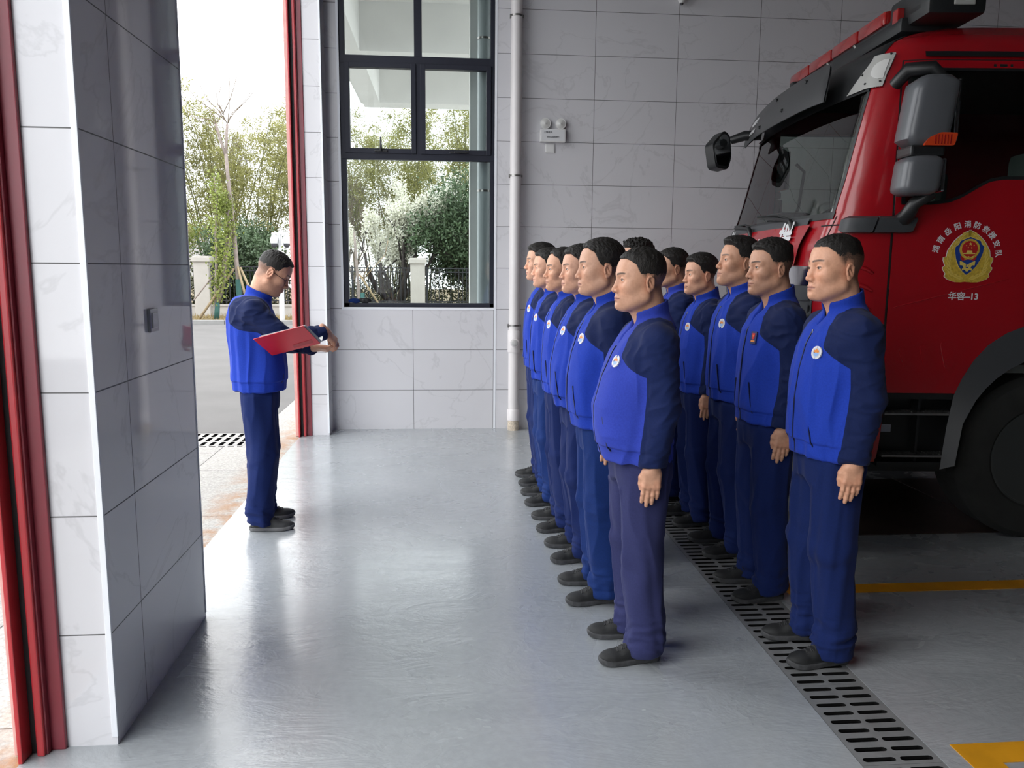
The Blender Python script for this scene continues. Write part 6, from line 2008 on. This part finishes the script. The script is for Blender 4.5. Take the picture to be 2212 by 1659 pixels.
def tree(kind, x, y, sc, seed, label, rz=0.0, group='trees beyond the fence', name=None):
    t = Tree(seed); root = tag(empty(name or kind, (x, y, 0), rz), label, 'tree', group)
    V3 = Vector
    if kind == 'bare_tree':
        t.grow(V3((0, 0, 0)), V3((t.r.gauss(0, .08), 0, 1)), 2.6 * sc, 0.085 * sc, 5, 0.28, 0.55, 4, 0.09, 0.7, 0.007, (3, 4), 0.74)
        t.wood('trunk', M_bark, root)
        t.leaves('bud', M_yel_l, root, 1, 0.045, 0.012, 0.2, 0.06)
    elif kind == 'bamboo_clump':
        for k in range(11):
            a = t.r.uniform(0, 2 * PI); rr = t.r.uniform(0, 0.8); L = t.r.uniform(6.6, 9.0) * sc
            p = V3((rr * math.cos(a), rr * math.sin(a), 0)); d = V3((math.cos(a) * 0.10, math.sin(a) * 0.10, 1)).normalized(); pts = [p]; 
            for i in range(12):
                d = (d + V3((math.cos(a), math.sin(a), 0)) * 0.035 * i / 4 + V3((0, 0, -0.02 * i / 3))).normalized(); p = p + d * L / 12; pts.append(p)
                if i > 3:
                    for q in range(3):
                        b = t.r.uniform(0, 2 * PI); e = V3((math.cos(b), math.sin(b), 0.35)).normalized(); l = t.r.uniform(0.5, 1.1) * (1.25 - i / 14)
                        br_ = [p, p + e * l * 0.5, p + e * l - V3((0, 0, 0.12 * l))]; t.seg.append((br_, [0.007, 0.005, 0.003]))
                        for w in (0.35, 0.6, 0.8, 1.0): t.tips.append((p + e * l * w, e, 0))
            t.seg.append((pts, [0.035 * (1 - 0.75 * i / 12) for i in range(13)]))
        t.wood('cane', flat('bamboo_cane', (0.12, 0.12, 0.05), 0.5) if 'bamboo_cane' not in bpy.data.materials else bpy.data.materials['bamboo_cane'], root, 5)
        t.leaves('foliage', M_bamb, root, 14, 0.165, 0.017, 0.0, 0.13, 0.5)
    elif kind == 'blossom_tree':
        for k in range(4):
            a = 2 * PI * k / 4 + 0.6
            t.grow(V3((0, 0, 0.25)), V3((math.cos(a) * 0.8, math.sin(a) * 0.5, 0.8)).normalized(), 1.15 * sc, 0.075 * sc, 5, 0.16, 0.62, 3, 0.18, 0.75, 0.006, (2, 3), 0.76)
        t.wood('trunk', M_barkd, root)
        t.leaves('blossom', M_bloss, root, 16, 0.070, 0.034, 0.25, 0.07)
    elif kind == 'evergreen_tree':
        for k in range(6):
            a = 2 * PI * k / 6
            t.grow(V3((0, 0, 0.3)), V3((math.cos(a) * 0.6, math.sin(a) * 0.6, 1)).normalized(), 1.5 * sc, 0.06 * sc, 4, 0.18, 0.65, 3, 0.15, 0.75, 0.008, (2, 4), 0.78)
        t.wood('trunk', M_barkd, root)
        t.leaves('foliage', M_ever, root, 16, 0.16, 0.030, 0.4, 0.20, 0.5)
    elif kind == 'leafy_tree':
        t.grow(V3((0, 0, 0)), V3((0, 0, 1)), 1.5 * sc, 0.07 * sc, 5, 0.2, 0.6, 4, 0.12, 0.72, 0.006, (2, 3), 0.78)
        t.wood('trunk', M_bark, root)
        t.leaves('foliage', M_yel_l, root, 5, 0.075, 0.024, 0.25, 0.12)
    return root
tree('bare_tree', -13.4, 30.0, 1.05, 3, 'bare brown tree behind the fence at the left edge of the doorway view')
tree('bare_tree', -11.4, 31.5, 1.15, 8, 'tall bare tree with fine twigs, behind the ivy-clad stems')
tree('bare_tree', -9.8, 29.2, 0.95, 11, 'bare spreading tree behind the staked tree')
tree('bare_tree', -8.7, 33.0, 1.05, 15, 'thin bare tree between the staked tree and the bamboo')
tree('bamboo_clump', -7.0, 30.5, 1.00, 21, 'tall yellow-green bamboo clump right of the doorway view, by the red door rail')
tree('bamboo_clump', -8.4, 31.5, 0.86, 23, 'lower yellow-green bamboo clump behind the camera pole')
tree('leafy_tree', -8.9, 27.9, 0.72, 31, 'low fresh green tree behind the reading man')
tree('blossom_tree', -7.7, 28.6, 0.72, 33, 'small white-flowering tree above the reading man')
tree('leafy_tree', -11.0, 27.7, 0.72, 35, 'low yellow-green bush behind the doorway pier')
tree('evergreen_tree', -6.6, 27.8, 0.62, 37, 'dark green shrub beside the red door rail, behind the cameras')
tree('blossom_tree', -1.55, 27.2, 1.42, 41, 'large white-flowering plum tree in the middle of the window')
tree('evergreen_tree', 1.35, 28.4, 1.05, 43, 'dark large-leaved evergreen filling the right of the window')
tree('bamboo_clump', -1.2, 32.5, 0.98, 45, 'bamboo clump behind the plum tree, right half of the window')
tree('bamboo_clump', -4.1, 31.5, 0.92, 47, 'bamboo clump at the left of the window view')
tree('bamboo_clump', 0.9, 31.5, 1.02, 49, 'bamboo clump above the dark evergreen')
tree('bare_tree', -3.4, 30.0, 0.80, 51, 'bare tree left of the plum tree, seen in the window')
tree('leafy_tree', -4.3, 28.0, 0.78, 53, 'bright green young tree at the left edge of the window')
tree('bamboo_clump', -2.6, 34.5, 0.90, 55, 'farther bamboo clump between the two sashes')
tree('leafy_tree', -15.8, 29.5, 1.1, 57, 'green tree glimpsed beyond the near door rail at the left edge')
tree('bare_tree', -17.5, 31.5, 1.1, 59, 'bare tree far to the left beyond the near pillar')
# dense undergrowth behind the railings
r_ = np.random.RandomState(9); n = 26000
P = np.stack([r_.uniform(-20, 4, n), 27.0 + 3.0 * r_.rand(n), np.abs(r_.normal(0.5, 0.62, n))], 1)
a = r_.normal(0, 1, (n, 3)); a /= np.linalg.norm(a, axis=1)[:, None]; b = np.cross(a, r_.normal(0, 1, (n, 3))); b /= np.linalg.norm(b, axis=1)[:, None]
V = np.stack([P, P + a * 0.06 + b * 0.028, P + a * 0.12, P + a * 0.06 - b * 0.028], 1).reshape(-1, 3)
tag(mesh_obj('undergrowth', V, np.arange(n * 4).reshape(-1, 4), M_bush), 'tangled dark undergrowth behind the railings', 'undergrowth', kind='stuff')

# young staked trees on the verge
def at(px, py, Y):
    R = _R; d = R @ Vector(((px - 1106) / 1723.65, -(py - 829.5) / 1723.65, -1))
    return Vector((0, 0, HC)) + d * (Y / d.y)
ty = 24.6
st = tag(empty('staked_tree', (at(517, 640, ty).x, ty, 0)), 'tall thin bare tree held by timber stakes, its whips against the sky in the doorway', 'tree')
O = Vector(st.location)
def rel(px, py, y=ty): return (at(px, py, y) - O)[:]
g = MB()
g.tube([(0.02, 0, 0), rel(514, 600), rel(506, 510), rel(498, 430), rel(492, 380), rel(488, 333)], [0.075, 0.068, 0.062, 0.055, 0.052, 0.05], 8)
g.tube([rel(489, 340), rel(478, 308), rel(469, 276), rel(466, 268)], [0.045, 0.036, 0.032, 0.045], 7)
g.tube([rel(488, 340), rel(489, 300), rel(491, 268)], [0.046, 0.040, 0.036], 7)
g.build('trunk', M_barkp, st, smooth=True)
for pts in ([(491, 268), (480, 245), (455, 222), (437, 195), (419, 152)], [(489, 262), (462, 240), (425, 215), (404, 188)], [(488, 262), (470, 236), (448, 216), (435, 198)],
            [(493, 266), (499, 247), (520, 228), (538, 205), (549, 184)], [(492, 262), (505, 245), (530, 220), (545, 202), (558, 186)], [(492, 266), (495, 235), (495, 190), (496, 163)],
            [(482, 245), (497, 215), (505, 190), (511, 166)], [(484, 248), (473, 225), (474, 200), (478, 182)], [(483, 246), (470, 225), (468, 200), (468, 178)],
            [(466, 270), (462, 250), (446, 232), (432, 205)], [(466, 270), (455, 258), (425, 255), (400, 238)], [(467, 270), (474, 255), (478, 240), (480, 225)], [(470, 285), (455, 270), (430, 260), (405, 248)]):
    MB().tube([rel(*p) for p in pts], [0.017, 0.013, 0.010, 0.008, 0.005][:len(pts)], 5).build('branch', M_bark, st, smooth=True)
MB().tube([(0.02, 0, 0.0), rel(514, 603)], [0.085, 0.078], 8).build('trunk_wrap', M_wrap, st, smooth=True)
for pa, pb in (((429, 691), (506, 580)), ((512, 572), (533, 650)), ((519, 578), (560, 668))):
    a_ = at(*pa, ty - 0.5) if pa[1] > 600 else at(*pa, ty); a2 = at(*pb, ty) if pb[1] < 600 else at(*pb, ty - 0.4)
    MB().tube([(a_ - O)[:], (a2 - O)[:]], 0.038, 7).build('stake', M_stake, st, smooth=True)
iv = tag(empty('ivy_clad_tree', (at(468, 686, ty - .2).x, ty - 0.2, 0)), 'ivy-clad stems with a green wrap at the foot, left of the staked tree', 'tree'); O2 = Vector(iv.location)
def rel2(px, py): return (at(px, py, ty - 0.2) - O2)[:]
g = MB(); T_ = Tree(77)
for pts in ([(468, 688), (471, 650), (478, 600), (490, 520), (494, 450), (480, 425)], [(468, 688), (466, 640), (468, 560), (466, 500), (470, 430), (462, 380)], [(470, 660), (484, 610), (488, 560), (500, 500), (488, 455), (478, 440)]):
    q = [rel2(*p) for p in pts]; g.tube(q, [0.05, 0.05, 0.045, 0.04, 0.03, 0.02], 6)
    for k in range(len(q) - 1):
        for u in np.linspace(0, 1, 12): 
            if k > 0: T_.tips.append((Vector(q[k]).lerp(Vector(q[k + 1]), u), Vector((0, 0, 1)), 0))
g.build('trunk', M_barkp, iv, smooth=True)
T_.leaves('ivy', M_yel_l, iv, 22, 0.075, 0.03, 0.0, 0.10)
MB().tube([rel2(468, 690), rel2(470, 652)], [0.085, 0.07], 8).build('trunk_wrap', M_wrap, iv, smooth=True)
MB().tube([rel2(419, 648), rel2(461, 595)], 0.022, 6).build('stake', M_barkp, iv)
wt_ = tag(empty('staked_tree', (at(776, 660, ty).x, ty, 0)), 'thin staked sapling at the lower left of the window', 'tree'); O3 = Vector(wt_.location)
def rel3(px, py): return (at(px, py, ty) - O3)[:]
MB().tube([(0, 0, 0), rel3(776, 640), rel3(772, 590), rel3(768, 540), rel3(765, 500)], [0.06, 0.055, 0.045, 0.04, 0.03], 7).build('trunk', M_barkp, wt_, smooth=True)
MB().tube([(0.10, -.1, 0), rel3(783, 633)], 0.07, 8).build('trunk_wrap', M_wrap, wt_, smooth=True)
for pa, pb in (((776, 592), (840, 690)), ((784, 600), (800, 566)), ((786, 602), (832, 550)), ((832, 550), (838, 520))):
    MB().tube([rel3(*pa), rel3(*pb)], 0.034 if pb[1] > 600 else 0.014, 6).build('stake', M_stake, wt_, smooth=True)

# --- camera pole on the verge
py_ = 23.2
cp = tag(empty('camera_pole', (at(607, 600, py_).x, py_, 0)), 'white pole carrying two dome cameras, above the reading man', 'camera pole')
M_wp = flat('white_enamel', (0.52, 0.53, 0.54), 0.35)
zt = at(607, 505, py_).z
MB().lathe([(0.10, 0.0), (0.10, 0.02), (0.075, 0.03), (0.075, zt - 1.15), (0.045, zt - 1.02), (0.045, zt + 0.06)], 16).build('pole', M_wp, cp, auto=40)
MB().bbox(-0.22, 0.26, -0.03, 0.03, zt - 0.03, zt + 0.03, 0.008).build('crossarm', M_wp, cp)
for dx in (-0.14, 0.20):
    Mx = Matrix.Translation((dx, -0.06, zt - 0.33))
    d_ = MB().lathe([(0.10, 0.06), (0.11, 0.13), (0.105, 0.20), (0.07, 0.27), (0.03, 0.30), (0.03, 0.34)], 20, Mx).build('dome_camera', M_wp, cp, auto=40)
    MB().lathe([(0.0, -0.06), (0.05, -0.05), (0.085, -0.01), (0.098, 0.06)], 20, Mx).build('lens_dome', M_ink, d_, auto=60)

# --- canopy over the side entrance and the outer pipe, seen through the window
M_can = flat('canopy_plaster', (0.74, 0.74, 0.72), 0.9, noise=(2, 0.04))
g = MB()
g.box(-1.40, 3.0, 8.1, 15.2, 5.05, 5.2)
g.box(-1.40, -1.10, 8.1, 15.0, 4.42, 5.06); g.box(-1.1, 3.0, 11.2, 11.5, 4.42, 5.06); g.box(-1.1, 3.0, 14.55, 15.0, 4.42, 5.06)
g.box(-1.47, -1.40, 8.1, 15.1, 4.50, 5.2); g.box(0.266, 1.2, 8.26, 8.60, -0.1, 5.06)
tag(g.build('canopy', M_can), kind='structure')
g = tag(empty('outer_drainpipe', (0.398, 8.155, 0)), 'pale blue-grey drainpipe outdoors behind the right side of the window', 'pipe')
M_op = flat('pale_blue_pvc', (0.56, 0.63, 0.65), 0.4)
MB().lathe([(0.063, -0.1), (0.063, 5.05)], 24).build('pipe', M_op, g, auto=40)
for z in (2.34, 3.785): MB().lathe([(0.064, z), (0.068, z), (0.068, z + 0.02), (0.064, z + 0.02)], 24, caps=False).bbox(-0.012, 0.012, 0.06, 0.11, z, z + 0.018, 0.002).build('pipe_clip', M_clip, g, auto=40)
# --- dark cloth bundle left on the window sill
bd = tag(empty('cloth_bundle', (-0.86, YB + 0.028, 1.246)), 'dark blue and grey cloth bundle left in the lower left corner of the window', 'cloth')
def lump(c, r, seed, mat, nm):
    f = lambda P: ellip(P, c, r)
    v, q = isosurf(f, (-0.12, -0.06, -0.03), (0.22, 0.08, 0.12), 0.006)
    v = v + vnormals(v, q) * (waves(v, seed, (60, 110), (1, 1, 1), 0.8) * 0.006)[:, None]
    return mesh_obj(nm, v, q, mat, bd, smooth=True)
lump((0.0, -0.004, 0.020), (0.065, 0.030, 0.024), 3, M_tr3, 'blue_cloth'); lump((0.095, -0.004, 0.024), (0.066, 0.030, 0.028), 5, M_blk, 'dark_cloth')
# --- far house with a reddish roof
hs = tag(empty('house', (-27.5, 72, -1.0)), 'distant pale house with a faded red roof, glimpsed through the bare trees', 'house')
MB().box(-5, 5, 0, 8, 0, 5.6).build('wall', flat('house_wall', (0.20, 0.19, 0.18), 0.9), hs)
MB().prism([(-5.6, 5.5), (5.6, 5.5), (0, 8.2)], -0.5, 8.5, 'y').build('roof', flat('faded_red_roof', (0.20, 0.10, 0.08), 0.9), hs)
for x in (-3.4, -1.1, 1.2, 3.4):
    for z in (1.0, 3.6): MB().box(x - 0.5, x + 0.5, -0.05, 0.05, z, z + 1.3).build('window', M_cabglass, hs)

# --- the red folder in the reader's hands
M_fold = flat('red_folder_board', (0.60, 0.012, 0.030), 0.35, spec=0.5)
M_fold_d = flat('darker_red_label_pocket', (0.42, 0.010, 0.02), 0.4)
M_paper = flat('white_paper', (0.62, 0.62, 0.62), 0.7)
A_, B_, C_2, D_ = at(547, 733, 4.56), at(655, 704, 4.46), at(692, 742, 4.65), at(588, 768, 4.74)
fd = tag(empty('folder', D_[:]), 'open red folder held by the man reading', 'folder')
def slabq(name, a, b, c, d, th, mat, par, off=0.0):
    nrm = (b - a).cross(d - a).normalized()
    V = [(p - Vector(fd.location) + nrm * o)[:] for o in (off, off + th) for p in (a, b, c, d)]
    return MB().add(V, [(0, 1, 2, 3), (7, 6, 5, 4), (0, 4, 5, 1), (1, 5, 6, 2), (2, 6, 7, 3), (3, 7, 4, 0)]).build(name, mat, par)
cov = slabq('cover', A_, B_, C_2, D_, 0.0025, M_fold, fd)
E_ = D_ + Vector((-0.02, 0.215, 0.045)); F_ = C_2 + Vector((-0.02, 0.215, 0.045))
slabq('back_cover', D_, C_2, F_, E_, 0.0025, M_fold, fd)
nn = (B_ - A_).cross(D_ - A_).normalized()
lerp2 = lambda u, v: A_.lerp(B_, u).lerp(D_.lerp(C_2, u), v)
sgn = 1 if nn.y > 0 else -1
slabq('label_pocket', lerp2(0.52, 0.74), lerp2(0.92, 0.70), lerp2(0.90, 0.86), lerp2(0.50, 0.90), 0.0012, M_fold_d, cov, off=-0.0012 if sgn > 0 else 0.0026)
q = 0.0035 * sgn
for k in range(3):
    w = Vector((0.004 * k + 0.002, 0.003 * k, 0.003 + 0.003 * k)) 
    slabq('page', lerp2(0.06, 0.05) + w * 1.8, lerp2(0.985, 0.06) + w, C_2 + w, D_ + w * 0.4, 0.0008, M_paper, fd, off=q)
    slabq('page', D_ + w, C_2 + w, F_ + w, E_ + w, 0.0008, M_paper, fd, off=q)
